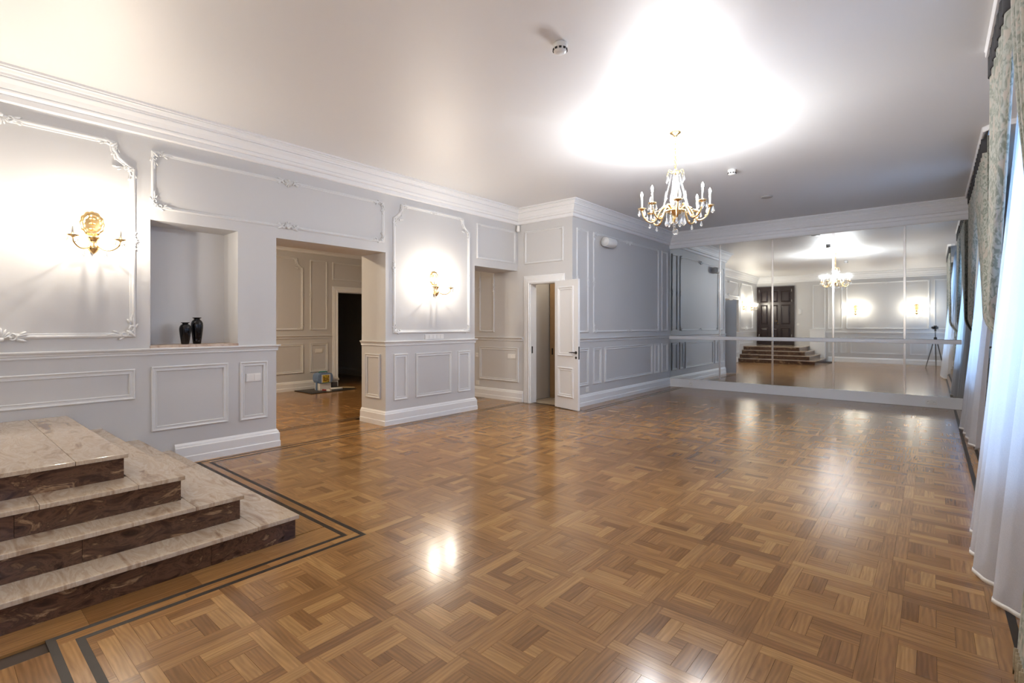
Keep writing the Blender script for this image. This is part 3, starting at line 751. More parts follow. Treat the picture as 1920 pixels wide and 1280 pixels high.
# ------------------------------------------------------------------ switches, sockets, sensors
def plate(name, label, cat, O, U, N, u, z, w, h, n=1, kind='switch', group=None):
    mx = frame_mx(O, U, N) @ Matrix.Translation((u, z, 0))
    t = link(name, None); t.matrix_basis = mx; tag(t, label, cat, group)
    obj('frame', bbox(-w / 2, w / 2, -h / 2, h / 2, .0005, .010, .002), M['white_plastic'], t)
    for i in range(n):
        cx = -w / 2 + w * (i + .5) / n; q = w / n * .42
        if kind == 'switch': obj('rocker', bbox(cx - q, cx + q, -h * .36, h * .36, .010, .014, .0015), M['white_plastic'], t)
        else:
            bm = bmesh.new(); lathe(bm, [(.021, .010), (.021, .013), (.018, .013), (.017, .010), (0, .0101)], 20, (cx, 0, 0)); f = obj('socket_insert', bm, M['white_plastic'], t)
            bm = bmesh.new()
            for s in (-1, 1): lathe(bm, [(.0025, .0102), (.0025, .0112), (0, .0112)], 8, (cx + s * .0095, 0, 0))
            obj('pin_hole', bm, M['black_matte'], f)
plate('light_switch', 'double white light switch on the wall left of the wide opening', 'switch', OL, UL, NL, 2.317, .786, .15, .085, 2)
plate('light_switch', 'row of five white light switches under the wall light on the pier', 'switch', OL, UL, NL, 4.87, 1.178, .36, .075, 5)
plate('light_switch', 'double white light switch in the second opening, left of the white door', 'switch', (0, YA, 0), (1, 0, 0), (0, -1, 0), -5.73, .79, .19, .08, 2)
plate('light_switch', 'white light switch on the far wall of the side room', 'switch', (XB, 0, 0), (0, 1, 0), (1, 0, 0), 5.48, .80, .16, .085, 2)
plate('light_switch', 'small white switch on the back wall beside the dark door, under the intercom', 'switch', (0, YB, 0), (-1, 0, 0), (0, 1, 0), 4.08, 1.42, .08, .08, 1)
plate('wall_socket', 'upper white wall socket in the second opening', 'socket', (0, YA, 0), (1, 0, 0), (0, -1, 0), -6.585, .785, .08, .08, 1, 'socket')
plate('wall_socket', 'lower white wall socket in the second opening, close to the baseboard', 'socket', (0, YA, 0), (1, 0, 0), (0, -1, 0), -6.575, .262, .08, .08, 1, 'socket')
plate('wall_socket', 'white wall socket low on the grey wall right of the open door', 'socket', (XS, 0, 0), (0, 1, 0), (1, 0, 0), 7.25, .265, .09, .09, 1, 'socket')
plate('wall_socket', 'single socket at the left end of the white plinth under the mirror', 'socket', (0, YM - .03, 0), (1, 0, 0), (0, -1, 0), -3.96, .09, .085, .08, 1, 'socket')
plate('wall_socket', 'double socket at the curtain end of the white plinth under the mirror', 'socket', (0, YM - .03, 0), (1, 0, 0), (0, -1, 0), -.01, .085, .15, .08, 2, 'socket')
# motion sensor in the corner above the second opening
ms = thing('motion_sensor', 'small white motion sensor in the corner under the cornice', 'sensor', (XL + .045, YA - .045, 3.035), PI / 4 * 7)
obj('housing', bbox(-.032, .032, -.02, .03, -.055, .055, .012), M['white_plastic'], ms)
obj('lens', bbox(-.024, .024, -.0245, -.0195, -.048, .0, .002), M['trim'], ms)
# wall loudspeaker
sp = thing('wall_loudspeaker', 'white cylindrical loudspeaker high on the grey side wall', 'loudspeaker', (XS + .10, 7.66, 2.80))
bm = bmesh.new(); prof = [(.0, 0), (.070, 0), (.080, .012), (.083, .05), (.083, .30), (.078, .322), (.0, .33)]
lathe(bm, prof, 28); bm.transform(Matrix.Rotation(-PI / 2, 4, 'X')); obj('body', bm, M['white_plastic'], sp)
bm = bmesh.new(); lathe(bm, [(0, 0), (.066, 0), (.066, -.004), (0, -.006)], 28); bm.transform(Matrix.Rotation(-PI / 2, 4, 'X')); obj('grille', bm, M['paper'], sp)
obj('bracket', bbox(-.099, -.02, .13, .20, -.02, .02, .003), M['white_plastic'], sp)
# intercom
ic = thing('intercom', 'white intercom handset on the back wall beside the dark door', 'intercom', (-4.0, YB, 1.92))
obj('base', bbox(-.05, .05, .0005, .03, -.10, .10, .006), M['white_plastic'], ic); obj('handset', bbox(-.045, -.005, .03, .065, -.11, .11, .010), M['white_plastic'], ic)
# ceiling devices
def smoke(x, y, label):
    t = thing('smoke_detector', label, 'detector', (x, y, ZC))
    bm = bmesh.new(); lathe(bm, [(0, -.0005), (.050, -.0005), (.052, -.012), (.046, -.028), (.050, -.034), (.050, -.042), (.044, -.060), (.030, -.068), (0, -.070)], 24); obj('housing', bm, M['white_plastic'], t)
    for k in range(10):
        bm = bbox(-.009, .009, -.053, -.046, -.052, -.040); bm.transform(Matrix.Rotation(2 * PI * k / 10, 4, 'Z')); obj('vent_slot', bm, M['black_matte'], t)
smoke(-2.035, 2.95, 'white smoke detector on the ceiling, nearer one with a long shadow')
smoke(-1.985, 6.78, 'white smoke detector on the ceiling beyond the chandelier')
bm = bmesh.new(); lathe(bm, [(0, -.0005), (.085, -.0005), (.085, -.010), (.07, -.016), (0, -.016)], 28)
o = obj('ceiling_plate', bm, plain('grey_plastic', (.45, .44, .44), .4)); o.location = (-1.985, 8.55, ZC); tag(o, 'flat round grey ceiling plate towards the mirror wall', 'plate')

# ------------------------------------------------------------------ crystals, bulbs
def drop_mesh():
    bm = bmesh.new()
    lathe(bm, [(0, 0), (.003, -.002), (.0035, -.008), (.002, -.011)], 6, smooth=False)
    lathe(bm, [(0, -.010), (.005, -.020), (.0115, -.044), (.0135, -.054), (.011, -.064), (0, -.074)], 6, smooth=False)
    return mesh('crystal_drop', bm, M['crystal'])
DROP = drop_mesh()
def bead_mesh(n, L):
    bm = bmesh.new()
    for i in range(n): ball(bm, (0, 0, -L * (i + .5) / n), L / n * .46, 6, 4, smooth=False)
    return mesh('bead_strand', bm, M['crystal'])
BEAD = bead_mesh(5, .06)
def bulb_mesh(m, s=1.0):
    bm = bmesh.new(); lathe(bm, [(.004 * s, 0), (.009 * s, .006 * s), (.0135 * s, .020 * s), (.012 * s, .034 * s), (.006 * s, .050 * s), (0, .060 * s)], 8)
    return mesh('bulb', bm, m)
def lamp_data(name, col, w):
    d = bpy.data.lights.new(name, 'POINT'); d.color = col; d.energy = w; d.shadow_soft_size = .011; return d
LAMP_C, LAMP_W = lamp_data('cool_lamp', COOL, CHAND_W), lamp_data('warm_lamp', WARM, SCONCE_W)
BULB_C, BULB_W = bulb_mesh(M['cool_bulb']), bulb_mesh(M['warm_bulb'])
def dish_mesh(r):
    bm = bmesh.new(); lathe(bm, [(0, -.012), (.010, -.012), (.014, -.006), (r * .8, -.001), (r, .008), (r * .97, .010), (r * .75, .002), (.013, .002), (.013, .024), (.010, .026), (0, .026)], 20, flute=.05, nf=10)
    return mesh('candle_dish', bm, M['gold'])
DISH = dish_mesh(.042)
def candle_mesh(h):
    bm = bmesh.new(); lathe(bm, [(.0095, 0), (.0095, h - .004), (.008, h), (0, h)], 12); return mesh('candle_sleeve', bm, M['candle'])
def arc_pts(pl, n=8):
    """Catmull-Rom through (r,z) points"""
    out = []; q = [pl[0]] + list(pl) + [pl[-1]]
    for i in range(1, len(q) - 2):
        for k in range(n):
            t = k / n; a, b, c, d = (Vector(v) for v in q[i - 1:i + 3])
            out.append(.5 * ((2 * b) + (c - a) * t + (2 * a - 5 * b + 4 * c - d) * t * t + (3 * b - a - 3 * c + d) * t ** 3))
    out.append(Vector(pl[-1])); return out

# chandelier -----------------------------------------------------------
CX, CYY = -2.045, 5.07
ch = thing('chandelier', 'gilt eight-arm crystal chandelier hanging from the ceiling, lit', 'chandelier', (CX, CYY, ZC))
Z = lambda z: z - ZC
bm = bmesh.new(); lathe(bm, [(0, -.001), (.058, -.001), (.060, -.006), (.050, -.014), (.030, -.026), (.018, -.044), (.010, -.060), (0, -.062)], 24, flute=.03, nf=12); obj('canopy', bm, M['gold'], ch)
bm = bmesh.new()
for k in range(17):
    a = 2 * PI * k / 16; 
tube(bm, [(.010 * math.cos(2 * PI * k / 14), 0, .019 * math.sin(2 * PI * k / 14)) for k in range(15)], .0032, 6, cap=False)
LINK = mesh('chain_link', bm, M['gold'])
nl = 12
for k in range(nl):
    z = -.070 - (3.30 - 2.985 - .0) * (k + .5) / nl - 0
    place('chain_link', LINK, ch, Matrix.Translation((0, 0, z)) @ Matrix.Rotation(PI / 2 * (k % 2), 4, 'Z'))
bm = bmesh.new(); lathe(bm, [(0, Z(2.985)), (.006, Z(2.98)), (.012, Z(2.965)), (.020, Z(2.955)), (.044, Z(2.948)), (.048, Z(2.940)), (.030, Z(2.930)), (.012, Z(2.922)), (0, Z(2.92))], 20, flute=.06, nf=8); obj('crown', bm, M['gold'], ch)
bm = bmesh.new(); lathe(bm, [(0, Z(2.921)), (.014, Z(2.915)), (.028, Z(2.89)), (.020, Z(2.86)), (.013, Z(2.845)), (.030, Z(2.80)), (.040, Z(2.76)), (.030, Z(2.72)), (.014, Z(2.70)), (.034, Z(2.675)), (.024, Z(2.645)), (.014, Z(2.63)), (0, Z(2.625))], 12, smooth=False); obj('glass_column', bm, M['crystal'], ch)
bm = bmesh.new(); lathe(bm, [(0, Z(2.626)), (.030, Z(2.622)), (.036, Z(2.60)), (.022, Z(2.585)), (.040, Z(2.565)), (.075, Z(2.552)), (.098, Z(2.545)), (.100, Z(2.535)), (.080, Z(2.522)), (.040, Z(2.508)), (.022, Z(2.490)), (.026, Z(2.465)), (.014, Z(2.44)), (.010, Z(2.42)), (0, Z(2.415))], 28, flute=.03, nf=16); obj('bowl', bm, M['gold'], ch)
armp = arc_pts([(.060, Z(2.560)), (.105, Z(2.600)), (.150, Z(2.545)), (.205, Z(2.445)), (.265, Z(2.440)), (.315, Z(2.490)), (.338, Z(2.565))], 6)
bm = bmesh.new(); tube(bm, [(p[0], 0, p[1]) for p in armp], [.0105 - .003 * i / len(armp) for i in range(len(armp))], 8)
for (r, z, s) in ((.15, Z(2.56), 1), (.215, Z(2.452), 1), (.30, Z(2.478), 1)): ball(bm, (r, 0, z), .015, 8, 5, 1, .7, 1)
scr = [(.175 + .030 * math.cos(a) * (1 - a / 9), 0, Z(2.525) + .030 * math.sin(a) * (1 - a / 9)) for a in [k * .45 for k in range(12)]]
tube(bm, scr, .005, 6)
ARM = mesh('arm', bm, M['gold']); CAND = candle_mesh(.105)
dp = lambda p, r, a, z, sc=1.0: place('crystal_drop', DROP, p, Matrix.Translation((r * math.cos(a), r * math.sin(a), z)) @ Matrix.Rotation(a, 4, 'Z') @ Matrix.Scale(sc, 4))
bd = lambda p, r, a, z, sc=1.0: place('bead_strand', BEAD, p, Matrix.Translation((r * math.cos(a), r * math.sin(a), z)) @ Matrix.Scale(sc, 4))
view_a = math.atan2(-CYY, -CX)     # direction from the chandelier to the camera
for k in range(8):
    a = view_a + math.radians(4) + 2 * PI * k / 8
    arm = place('arm', ARM, ch, Matrix.Rotation(a, 4, 'Z'))
    T = Matrix.Translation((.338, 0, Z(2.574)))
    place('candle_dish', DISH, arm, T); place('candle_sleeve', CAND, arm, T @ Matrix.Translation((0, 0, .024)))
    place('bulb', BULB_C, arm, T @ Matrix.Translation((0, 0, .129))); place('lamp_light', LAMP_C, arm, T @ Matrix.Translation((0, 0, .152)))
    for j in range(4):
        b = 2 * PI * (j + .5) / 4; place('crystal_drop', DROP, arm, T @ Matrix.Translation((.038 * math.cos(b), .038 * math.sin(b), .004)))
    place('crystal_drop', DROP, arm, Matrix.Translation((.255, 0, Z(2.434))) @ Matrix.Scale(.9, 4))
for k in range(10):
    a = 2 * PI * k / 10 + .2
    bd(ch, .092, a, Z(2.538), 1.0); dp(ch, .092, a, Z(2.478), 1.25)
for k in range(6):
    a = 2 * PI * k / 6
    bm = bmesh.new(); pts = [(.04 + .05 * math.sin(t * PI * .5) * 1.0, 0, Z(2.945) + .03 * math.sin(t * PI) - .03 * t) for t in [i / 6 for i in range(7)]]
    tube(bm, pts, .004, 6); bm.transform(Matrix.Rotation(a, 4, 'Z')); s = obj('crown_scroll', bm, M['gold'], ch)
    place('crystal_drop', DROP, s, Matrix.Translation((.09 * math.cos(a), .09 * math.sin(a), Z(2.913))))
for k in range(8):
    a = view_a + math.radians(4 + 22.5) + 2 * PI * k / 8
    bm = bmesh.new(); N_ = 20
    for i in range(N_):
        t = (i + .5) / N_; r = .045 + .085 * t ** 1.6 + .012 * math.sin(t * PI); z = Z(2.92) - .335 * t
        ball(bm, (r * math.cos(a), r * math.sin(a), z), .0088, 6, 4, smooth=False)
    obj('bead_strand', bm, M['crystal'], ch)
    bm = bmesh.new(); tube(bm, [(.09, 0, Z(2.56)), (.118, 0, Z(2.60)), (.118, 0, Z(2.63)), (.105, 0, Z(2.66))], [.006, .005, .004, .003], 6)
    lathe(bm, [(0, Z(2.655)), (.012, Z(2.67)), (.009, Z(2.71)), (0, Z(2.75))], 6, (.105, 0, 0)); bm.transform(Matrix.Rotation(a, 4, 'Z')); obj('crystal_spire', bm, M['crystal'], ch)
bm = bmesh.new(); ball(bm, (0, 0, Z(2.325)), .032, 14, 10, smooth=False); obj('crystal_ball', bm, M['crystal'], ch)
bd(ch, 0, 0, Z(2.416), .95)
# plaster rosette
ro = bmesh.new(); lathe(ro, [(0, -.0005), (.16, -.0005), (.165, -.006), (.155, -.010), (.12, -.010), (.115, -.005), (0, -.005)], 48); o = obj('ceiling_rosette', ro, M['ceiling']); o.location = (CX, CYY, ZC)
ch.location.z = ZC - .005
tag(o, 'flat round rosette on the ceiling above the chandelier', 'rosette')

# sconces ---------------------------------------------------------------
def sconce_proto():
    t = link('wall_sconce', None)
    # local: x along wall, y out of the wall, z up; origin on the wall at candle-dish height
    bm = bmesh.new(); pts = []
    N_ = 60; rim = []
    for k in range(N_):
        a = 2 * PI * k / N_; r = 1 + .045 * math.cos(12 * a); rim.append((.084 * r * math.cos(a), .145 + .104 * r * math.sin(a)))
    fr = [bm.verts.new((x, .014, z)) for x, z in rim]; bk = [bm.verts.new((x * 1.04, .001, .145 + (z - .145) * 1.04)) for x, z in rim]
    inn = [bm.verts.new((x * .72, .018, .145 + (z - .145) * .72)) for x, z in rim]; ctr = [bm.verts.new((x * .62, .010, .145 + (z - .145) * .62)) for x, z in rim]
    for r0, r1 in ((bk, fr), (fr, inn), (inn, ctr)):
        for k in range(N_):
            f = bm.faces.new((r0[k], r0[(k + 1) % N_], r1[(k + 1) % N_], r1[k])); f.smooth = True
    bm.faces.new(ctr); bm.faces.new(bk[::-1])
    for zc in (.10, .15, .19): ball(bm, (0, .016, zc), .016, 10, 6, 1.3, .6, .8)
    obj('backplate', bm, M['gold'], t)
    bm = bmesh.new(); lathe(bm, [(0, .045), (.020, .042), (.046, .030), (.050, .018), (.036, .004), (.024, -.020), (.032, -.042), (.040, -.060), (.038, -.080), (.024, -.102), (.010, -.116), (0, -.124)], 20, (0, .050, 0), flute=.05, nf=10)
    tube(bm, [(0, 0.001, -.02), (0, .05, -.02)], .014, 8); obj('body', bm, M['gold'], t)
    pr = arc_pts([(.0, .0), (.06, -.055), (.12, -.062), (.165, -.035), (.178, .0)], 6)
    for s in (-1, 1):
        d = Vector((s * .16, .145, 0)) / Vector((.16, .145, 0)).length
        L = Vector((.16, .145, 0)).length; k = L / .178
        bm = bmesh.new(); tube(bm, [(d.x * p[0] * k * .985, .050 + d.y * p[0] * k * .985, p[1] * 1.2 - .012) for p in pr], [.0075 - .002 * i / len(pr) for i in range(len(pr))], 8)
        a = obj('arm', bm, M['gold'], t)
        T = Matrix.Translation((d.x * L * .985, .050 + d.y * L * .985, 0))
        place('candle_dish', DISH, a, T); place('candle_sleeve', CAND_S, a, T @ Matrix.Translation((0, 0, .024)))
        place('bulb', BULB_W, a, T @ Matrix.Translation((0, 0, .094))); place('lamp_light', LAMP_W, a, T @ Matrix.Translation((0, 0, .117)))
        for j in range(5):
            b = 2 * PI * (j + .5) / 5; place('crystal_drop', DROP, a, T @ Matrix.Translation((.038 * math.cos(b), .038 * math.sin(b), .004)) @ Matrix.Scale(.8, 4))
        place('crystal_drop', DROP, a, Matrix.Translation((d.x * .10, .05 + d.y * .10, -.088)) @ Matrix.Scale(.9, 4))
    return t
CAND_S = candle_mesh(.07)
sc0 = sconce_proto()
def sconce(x, y, z, rz, label, first=False):
    o = sc0 if first else copy_tree(sc0)
    o.location = (x, y, z); o.rotation_euler = (0, 0, rz); tag(o, label, 'wall light', 'gilt wall sconces')
sconce(XL, .967, 2.085, -PI / 2, 'gilt two-arm candle sconce on the left wall above the steps', True)
sconce(XL, 4.865, 1.887, -PI / 2, 'gilt two-arm candle sconce on the pier between the two openings')
sconce(XL, -.15, 2.085, -PI / 2, 'gilt two-arm candle sconce on the left wall, next to the dark entrance door')
sconce(-2.18, YB, 1.885, 0, 'gilt two-arm candle sconce on the back wall, nearer the dark door, seen in the mirror')
sconce(-.41, YB, 1.885, 0, 'gilt two-arm candle sconce on the back wall, nearer the curtains, seen in the mirror')

# ------------------------------------------------------------------ windows and curtains
for i, (c, hw) in enumerate(WIN):
    fr = boxes([(.95, 1.02, c - hw, c - hw + .07, SZ0, SZ1), (.95, 1.02, c + hw - .07, c + hw, SZ0, SZ1), (.95, 1.02, c - hw + .07, c + hw - .07, SZ0, SZ0 + .08), (.95, 1.02, c - hw + .07, c + hw - .07, SZ1 - .07, SZ1), (.95, 1.02, c - .04, c + .04, SZ0 + .08, SZ1 - .07)])
    w = struct('window_%d' % (i + 1), fr, M['trim'])
    for s in (-1, 1):
        a, b = (c - hw + .07, c - .04) if s < 0 else (c + .04, c + hw - .07)
        obj('pane', bbox(.98, .988, a, b, SZ0 + .08, SZ1 - .07), M['glass'], w)
    obj('sill', bbox(.60, .95, c - hw - .03, c + hw + .03, SZ0 - .03, SZ0, .006), M['trim'], w)
def surf(fn, nu, nv, m, name, parent, thick=0, uvs=1.0):
    bm = bmesh.new(); uvl = bm.loops.layers.uv.new('UVMap')
    g = [[bm.verts.new(fn(i / nu, j / nv)) for i in range(nu + 1)] for j in range(nv + 1)]
    for j in range(nv):
        for i in range(nu):
            f = bm.faces.new((g[j][i], g[j][i + 1], g[j + 1][i + 1], g[j + 1][i])); f.smooth = True
            for lp, (a, b) in zip(f.loops, ((i, j), (i + 1, j), (i + 1, j + 1), (i, j + 1))): lp[uvl].uv = (a / nu * uvs, b / nv * 3.2)
    me = bpy.data.meshes.new(name); bm.to_mesh(me); bm.free(); me.materials.append(m)
    o = link(name, me, parent)
    if thick:
        k = o.modifiers.new('cloth_thickness', 'SOLIDIFY'); k.thickness = thick; k.offset = 0
    return o
def lerp(a, b, t): return a + (b - a) * t
def smooth(t): t = max(0, min(1, t)); return t * t * (3 - 2 * t)
def sheer(label, path, ztop, nf, seed, ex=1.7):
    """path: list of (y, x_bottom, x_top); hangs to just above the floor"""
    r = random.Random(seed); ph = r.uniform(0, 6)
    t = thing('sheer_curtain', label, 'curtain', (path[0][1], path[0][0], 0), group='white sheer curtains'); ox, oy = t.location.x, t.location.y
    def fn(u, v):
        k = u * (len(path) - 1); i = min(int(k), len(path) - 2); f = smooth(k - i) if 0 else k - i
        y = lerp(path[i][0], path[i + 1][0], f); xb = lerp(path[i][1], path[i + 1][1], f); xt = lerp(path[i][2], path[i + 1][2], f)
        z = .022 + (ztop - .022) * v; e = (1 - v)
        x = lerp(xt, xb, e ** ex)
        a = 2 * PI * nf * u + ph + .5 * math.sin(5 * u + seed)
        amp = .010 + .028 * e
        return (x + amp * math.sin(a) + .008 * math.sin(2.7 * a + 4 * v) - ox, y + .35 * amp * math.cos(a) - oy, z)
    surf(fn, nf * 14, 26, M['sheer'], 'voile', t)
    def hem(u, v):
        p = fn(u, (v * .022) / ztop); return (p[0] - .0015, p[1], p[2] - .002)
    surf(hem, nf * 14, 1, M['paper'], 'hem', t, .002)
    return t
def drape(label, y_in, y_out, y_tie, x_top, x_tie, x_bot, seed, fringe=True, w_bot=.34, nf=7, hold=.62, amp=.036):
    """tied-back curtain: heading from y_in (window middle) to y_out (jamb), gathered at y_tie"""
    t = thing('drape', label, 'curtain', (x_top, y_out, 0), group='tied green damask drapes'); ox, oy = x_top, y_out
    zt, ztie = 3.292, 1.0; dirn = 1 if y_out > y_in else -1
    A0 = amp
    def fn(u, v):      # u 0 = inner edge, 1 = jamb edge
        z = .03 + (zt - .03) * v
        a = 2 * PI * nf * u + seed
        if z > ztie:
            s = (z - ztie) / (zt - ztie)
            yt = lerp(y_in, y_out, u); yg = y_tie + dirn * .06 * (u - .5) * 2
            # inner edge swoops: stays wide then pulls in
            q = smooth(s ** (hold + .4 * (1 - u)))
            y = lerp(yg, yt, q); x = lerp(x_tie, x_top, smooth(min(1, s * 5)))
            amp = lerp(.026, A0, q)
        else:
            s = z / ztie
            y = lerp(y_tie + dirn * w_bot * (u - .5), y_tie + dirn * .06 * (u - .5) * 2, smooth(s ** 1.4)); x = lerp(x_bot, x_tie, smooth(s)); amp = lerp(.034, .026, s)
        return (x + amp * math.sin(a) - ox, y + .3 * amp * math.cos(a * 1.0) - oy, z)
    surf(fn, nf * 12, 44, M['drape'], 'cloth', t, .004, uvs=abs(y_in - y_out) * 1.6)
    surf(lambda u, v: (lambda p: (p[0] - .008, p[1], p[2] + .006 * math.sin(2 * PI * nf * u)))(fn(u, 1 - .045 * (1 - v))), nf * 12, 2, M['tape'], 'heading_tape', t, .006)
    if fringe:
        surf(lambda u, v: (lambda p: (p[0] - .006 + .006 * math.sin(900 * u), p[1], p[2] + .012 * math.sin(400 * u) * (1 - v)))(fn(u, .028 * v)), nf * 24, 2, M['fringe'], 'fringe', t, .004)
    bm = bmesh.new(); c = (x_tie - ox, y_tie - oy, ztie)
    tube(bm, [(c[0] + .055 * math.cos(2 * PI * k / 16), c[1] + .085 * math.sin(2 * PI * k / 16), c[2] + .02 * math.cos(2 * PI * k / 16)) for k in range(17)], .013, 8, cap=False); obj('tieback', bm, M['drape'], t)
    return t
def rail(label, y0, y1, x, ret):
    t = thing('curtain_rail', label, 'curtain rail', (x, (y0 + y1) / 2, ZC), group='white curtain rails'); h = (y1 - y0) / 2
    path = [(XW - x - .002, -h), (.12, -h), (.05, -h + .03), (0, -h + .10), (0, h - .10), (.05, h - .03), (.12, h), (XW - x - .002, h)]
    bm = bmesh.new(); sweep(bm, path, [(0, -.050), (.012, -.050), (.016, -.042), (.016, -.012), (.022, -.001), (0, -.001)], side=1); obj('fascia', bm, M['cornice'], t)
    bm = bmesh.new(); box(bm, .03, .05, -h + .12, h - .12, -.03, -.002); obj('track', bm, M['chrome'], t)
rail('white curtain rail over the middle window', 2.62, 5.14, .315, 0)
rail('white curtain rail over the window nearest the mirror', 6.88, 10.52, .41, 0)
rail('white curtain rail over the window by the back wall', -1.06, 1.04, .44, 0)
sheer('white sheer curtain of the middle window, billowing onto the parquet', [(2.92, .36, .50), (3.3, .27, .48), (3.74, .190, .46), (4.3, .225, .47), (4.76, .265, .48)], 3.27, 6, 1, 1.1)
sheer('white sheer curtain of the window nearest the mirror', [(7.22, .36, .57), (8.0, .34, .57), (8.65, .31, .57), (9.4, .38, .57), (9.98, .44, .58)], 3.27, 8, 2, 1.1)
sheer('white sheer curtain of the window by the back wall', [(-.74, .44, .58), (-.2, .42, .58), (.70, .44, .58)], 3.27, 5, 3, 1.1)
drape('damask drape tied to the far jamb of the middle window', 3.92, 5.04, 5.20, .34, .57, .56, .4, amp=.020, w_bot=.2)
drape('damask drape at the near jamb of the middle window, fringed hem', 3.84, 2.66, 2.60, .34, .34, .28, 1.1, hold=.50, amp=.020, w_bot=.2)
drape('damask drape tied to the far jamb of the window beside the mirror', 8.5, 10.16, 10.30, .44, .62, .60, 2.0, amp=.026, w_bot=.2)
drape('damask drape tied to the near jamb of the window beside the mirror', 8.4, 7.05, 6.95, .43, .60, .60, 3.0, amp=.026, w_bot=.2)
drape('damask drape of the window by the back wall, seen in the mirror', -.1, .82, .93, .48, .62, .60, 4.0, amp=.026, w_bot=.2)
drape('damask drape in the corner by the back wall, seen in the mirror', -.2, -.88, -.96, .48, .62, .60, 5.0, amp=.026, w_bot=.16)
for c, hw in WIN:
    t = thing('radiator', {3.9: 'white panel radiator under the middle window', 8.45: 'white panel radiator under the window nearest the mirror', -.15: 'white panel radiator under the window by the back wall'}[c], 'radiator', (.70, c, .12))
    obj('panel', bbox(-.04, .06, -.55, .55, 0, .48, .01), M['trim'], t)
    for k in range(10): obj('rib', bbox(-.055, -.04, -.5 + k * .11 - .02, -.5 + k * .11 + .02, .03, .45, .005), M['trim'], t)

# ------------------------------------------------------------------ things on the side-room floor
mt = thing('floor_mat', 'thin dark mat lying on the parquet of the side room', 'mat', (-9.60, 5.42, .001))
obj('sheet', bbox(-.35, .35, -.50, .50, 0, .012, .004), M['black_matte'], mt)
obj('print', bbox(-.30, .20, -.42, .30, .0121, .0135), plain('grey_print', (.06, .05, .045), .5, var=.6, bscale=9), mt)
bx = thing('white_carton', 'white carton standing on the dark mat under the blue package', 'carton', (-9.62, 5.36, .0145))
obj('body', bbox(-.10, .10, -.125, .125, 0, .145, .006), M['paper'], bx)
bl = thing('blue_package', 'blue plastic package with a yellow flower picture, on the white carton', 'package', (-9.62, 5.36, .161))
bm = bmesh.new(); pr = [(-.13, 0), (-.16, .05), (-.165, .12), (-.15, .18), (-.11, .205), (.11, .205), (.15, .18), (.165, .12), (.16, .05), (.13, 0)]
f0 = [bm.verts.new((-.12, a, b)) for a, b in pr]; f1 = [bm.verts.new((.12, a, b)) for a, b in pr]
bm.faces.new(f0[::-1]); bm.faces.new(f1)
for k in range(len(pr)): bm.faces.new((f0[k], f0[(k + 1) % len(pr)], f1[(k + 1) % len(pr)], f1[k]))
bmesh.ops.bevel(bm, geom=bm.edges[:], offset=.012, segments=2, affect='EDGES'); obj('body', bm, M['blue_plastic'], bl)
obj('label_board', bbox(.1205, .126, -.095, .095, .005, .175, .001), M['paper'], bl)
obj('picture', bbox(.1262, .1275, -.075, .07, .015, .165), M['picture'], bl)
obj('label_band', bbox(.1262, .128, -.095, .095, -.0, .012), M['teal'], bl)
bm = bmesh.new(); tube(bm, [(0, -.09, .203), (0, -.075, .225), (0, .075, .225), (0, .09, .203)], .012, 8); obj('handle', bm, M['teal'], bl)
for s in (-1, 1):
    bm = bbox(-.02, .02, s * .143 - .010, s * .143 + .010, -.145, .01, .003); obj('strap', bm, M['blue_plastic'], bl)
cu = thing('dark_tin', 'dark tin with crumpled white paper on the side-room mat', 'tin', (-9.66, 5.62, .0135))
bm = bmesh.new(); lathe(bm, [(0, 0), (.075, 0), (.08, .01), (.08, .13), (.076, .135), (0, .13)], 20); obj('body', bm, plain('dark_tin_metal', (.10, .09, .09), .4, .6), cu)
bm = bmesh.new(); ball(bm, (0, 0, .0), .075, 14, 9, 1.0, 1.2, .55, smooth=False)
rr = random.Random(3)
for v in bm.verts: v.co *= rr.uniform(.8, 1.12)
o = obj('crumpled_paper', bm, M['paper']); o.location = (-9.66, 5.66, .203); tag(o, 'crumpled white paper on top of the dark tin', 'paper')
for i, (x, y, a, nm, lb) in enumerate(((-9.38, 5.30, .3, 'red', 'red brush lying in front of the white carton'), (-9.44, 5.56, 1.2, 'paper', 'white roll lying on the mat beside the dark tin'), (-9.46, 5.80, .6, 'cane', 'pale wooden stick lying across the mat edge'))):
    t = thing(('hand_brush', 'paper_roll', 'wooden_stick')[i], lb, ('brush', 'roll', 'stick')[i], (x, y, .0145), a)
    if i == 0:
        obj('handle', bbox(-.10, .02, -.012, .012, 0.01, .030, .004), M['red'], t); obj('bristles', bbox(.02, .12, -.022, .022, 0, .04, .004), M['paper'], t)
    elif i == 1:
        bm = bmesh.new(); tube(bm, [(-.12, 0, .022), (.12, 0, .022)], .022, 14); obj('roll', bm, M['paper'], t)
        bm = bmesh.new(); tube(bm, [(-.125, 0, .022), (.125, 0, .022)], .010, 10); obj('core', bm, M['red'], t)
    else:
        bm = bmesh.new(); tube(bm, [(-.18, 0, .016), (.18, 0, .02)], [.016, .013], 10); obj('shaft', bm, M['cane'], t)
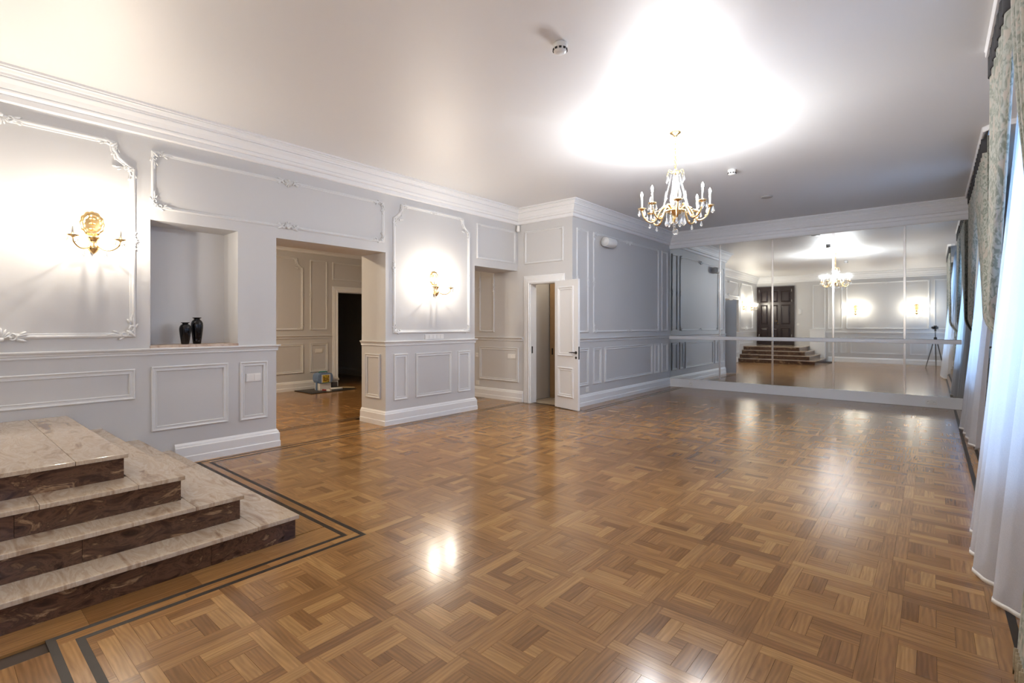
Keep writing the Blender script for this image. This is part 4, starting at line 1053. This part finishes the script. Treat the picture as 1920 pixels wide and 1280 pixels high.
# added round lamp, out of view, to light the side room from its ceiling
lp = thing('added_ceiling_lamp', 'added unseen round opal lamp on the side-room ceiling', 'lamp', (-8.0, 2.2, ZB))
bm = bmesh.new(); lathe(bm, [(0, -.001), (.19, -.001), (.19, -.02), (.18, -.025)], 28); obj('base', bm, M['white_plastic'], lp)
bm = bmesh.new(); lathe(bm, [(.178, -.024), (.17, -.05), (.12, -.085), (0, -.10)], 28); obj('shade', bm, emit('added_opal_glow', (1, .80, .55), 62.0), lp)
lp = thing('added_ceiling_lamp', 'added unseen small round lamp on the closet ceiling behind the white door', 'lamp', (-5.0, 7.25, 2.6))  # unseen lamp added to brighten the closet interior
bm = bmesh.new(); lathe(bm, [(0, -.001), (.10, -.001), (.10, -.012), (.095, -.016)], 24); obj('base', bm, M['white_plastic'], lp)
bm = bmesh.new(); lathe(bm, [(.094, -.015), (.085, -.035), (.05, -.05), (0, -.055)], 24); obj('shade', bm, emit('added_closet_glow', (1, .9, .72), 9.0), lp)
# closet wardrobe
wd = thing('wardrobe', 'tall wood-veneer wardrobe inside the closet behind the white door', 'wardrobe', (-4.98, 7.55, 0))
obj('carcass', bbox(-.47, .35, .02, .6, .002, 2.45), M['wood_panel'], wd)
obj('door', bbox(-.455, .33, 0, .02, .06, 2.43, .003), M['wood_panel'], wd)
obj('recessed_pull', bbox(-.415, -.385, -.004, 0, .80, .92, .001), M['black_metal'], wd)

# ------------------------------------------------------------------ tripod camera, reflected in the mirror
fw = Vector((-sy, cy, 0))
tp = thing('tripod', 'black three-legged tripod standing by the back wall, seen in the mirror', 'tripod', (-fw.x * .13, -fw.y * .13, 0))
bm = bmesh.new(); tube(bm, [(0, 0, .78), (0, 0, 1.18)], .013, 10); obj('center_column', bm, M['black_matte'], tp)
bm = bmesh.new(); lathe(bm, [(0, .90), (.03, .90), (.045, .93), (.045, .97), (.03, 1.0), (0, 1.0)], 14); obj('hub', bm, M['black_matte'], tp)
for (x, y) in ((-.24, .34), (.20, .26), (.02, -.40)):
    d = Vector((x, y, 0)).normalized() * .04
    bm = bmesh.new(); tube(bm, [(d.x, d.y, .95), (lerp(d.x, x, .5), lerp(d.y, y, .5), .48), (x, y, .012)], [.016, .014, .010], 8); lg = obj('leg', bm, M['black_matte'], tp)
    bm = bmesh.new(); ball(bm, (x, y, .012), .012, 8, 6); obj('rubber_foot', bm, M['black_matte'], lg)
bm = bmesh.new(); ball(bm, (0, 0, 1.215), .030, 12, 8); obj('ball_head', bm, M['black_matte'], tp)
obj('head_plate', bbox(-.03, .03, -.025, .025, 1.242, 1.252, .002), M['black_matte'], tp)
pc = thing('photo_camera', 'black photo camera on top of the tripod, seen in the mirror', 'camera', (-fw.x * .13, -fw.y * .13, 1.253), YAW)
obj('body', bbox(-.075, .075, -.035, .035, 0, .095, .010), M['black_matte'], pc)
bm = bbox(-.035, .035, -.03, .03, .09, .125, .012); obj('viewfinder_hump', bm, M['black_matte'], pc)
bm = bmesh.new(); lathe(bm, [(0, 0), (.036, 0), (.036, .05), (.040, .055), (.040, .08), (.036, .082), (.030, .070), (0, .066)], 24); bm.transform(Matrix.Translation((0, .034, .052)) @ Matrix.Rotation(-PI / 2, 4, 'X')); obj('lens', bm, M['black_gloss'], pc)
obj('grip', bbox(.045, .085, .02, .055, .005, .085, .010), M['black_matte'], pc)
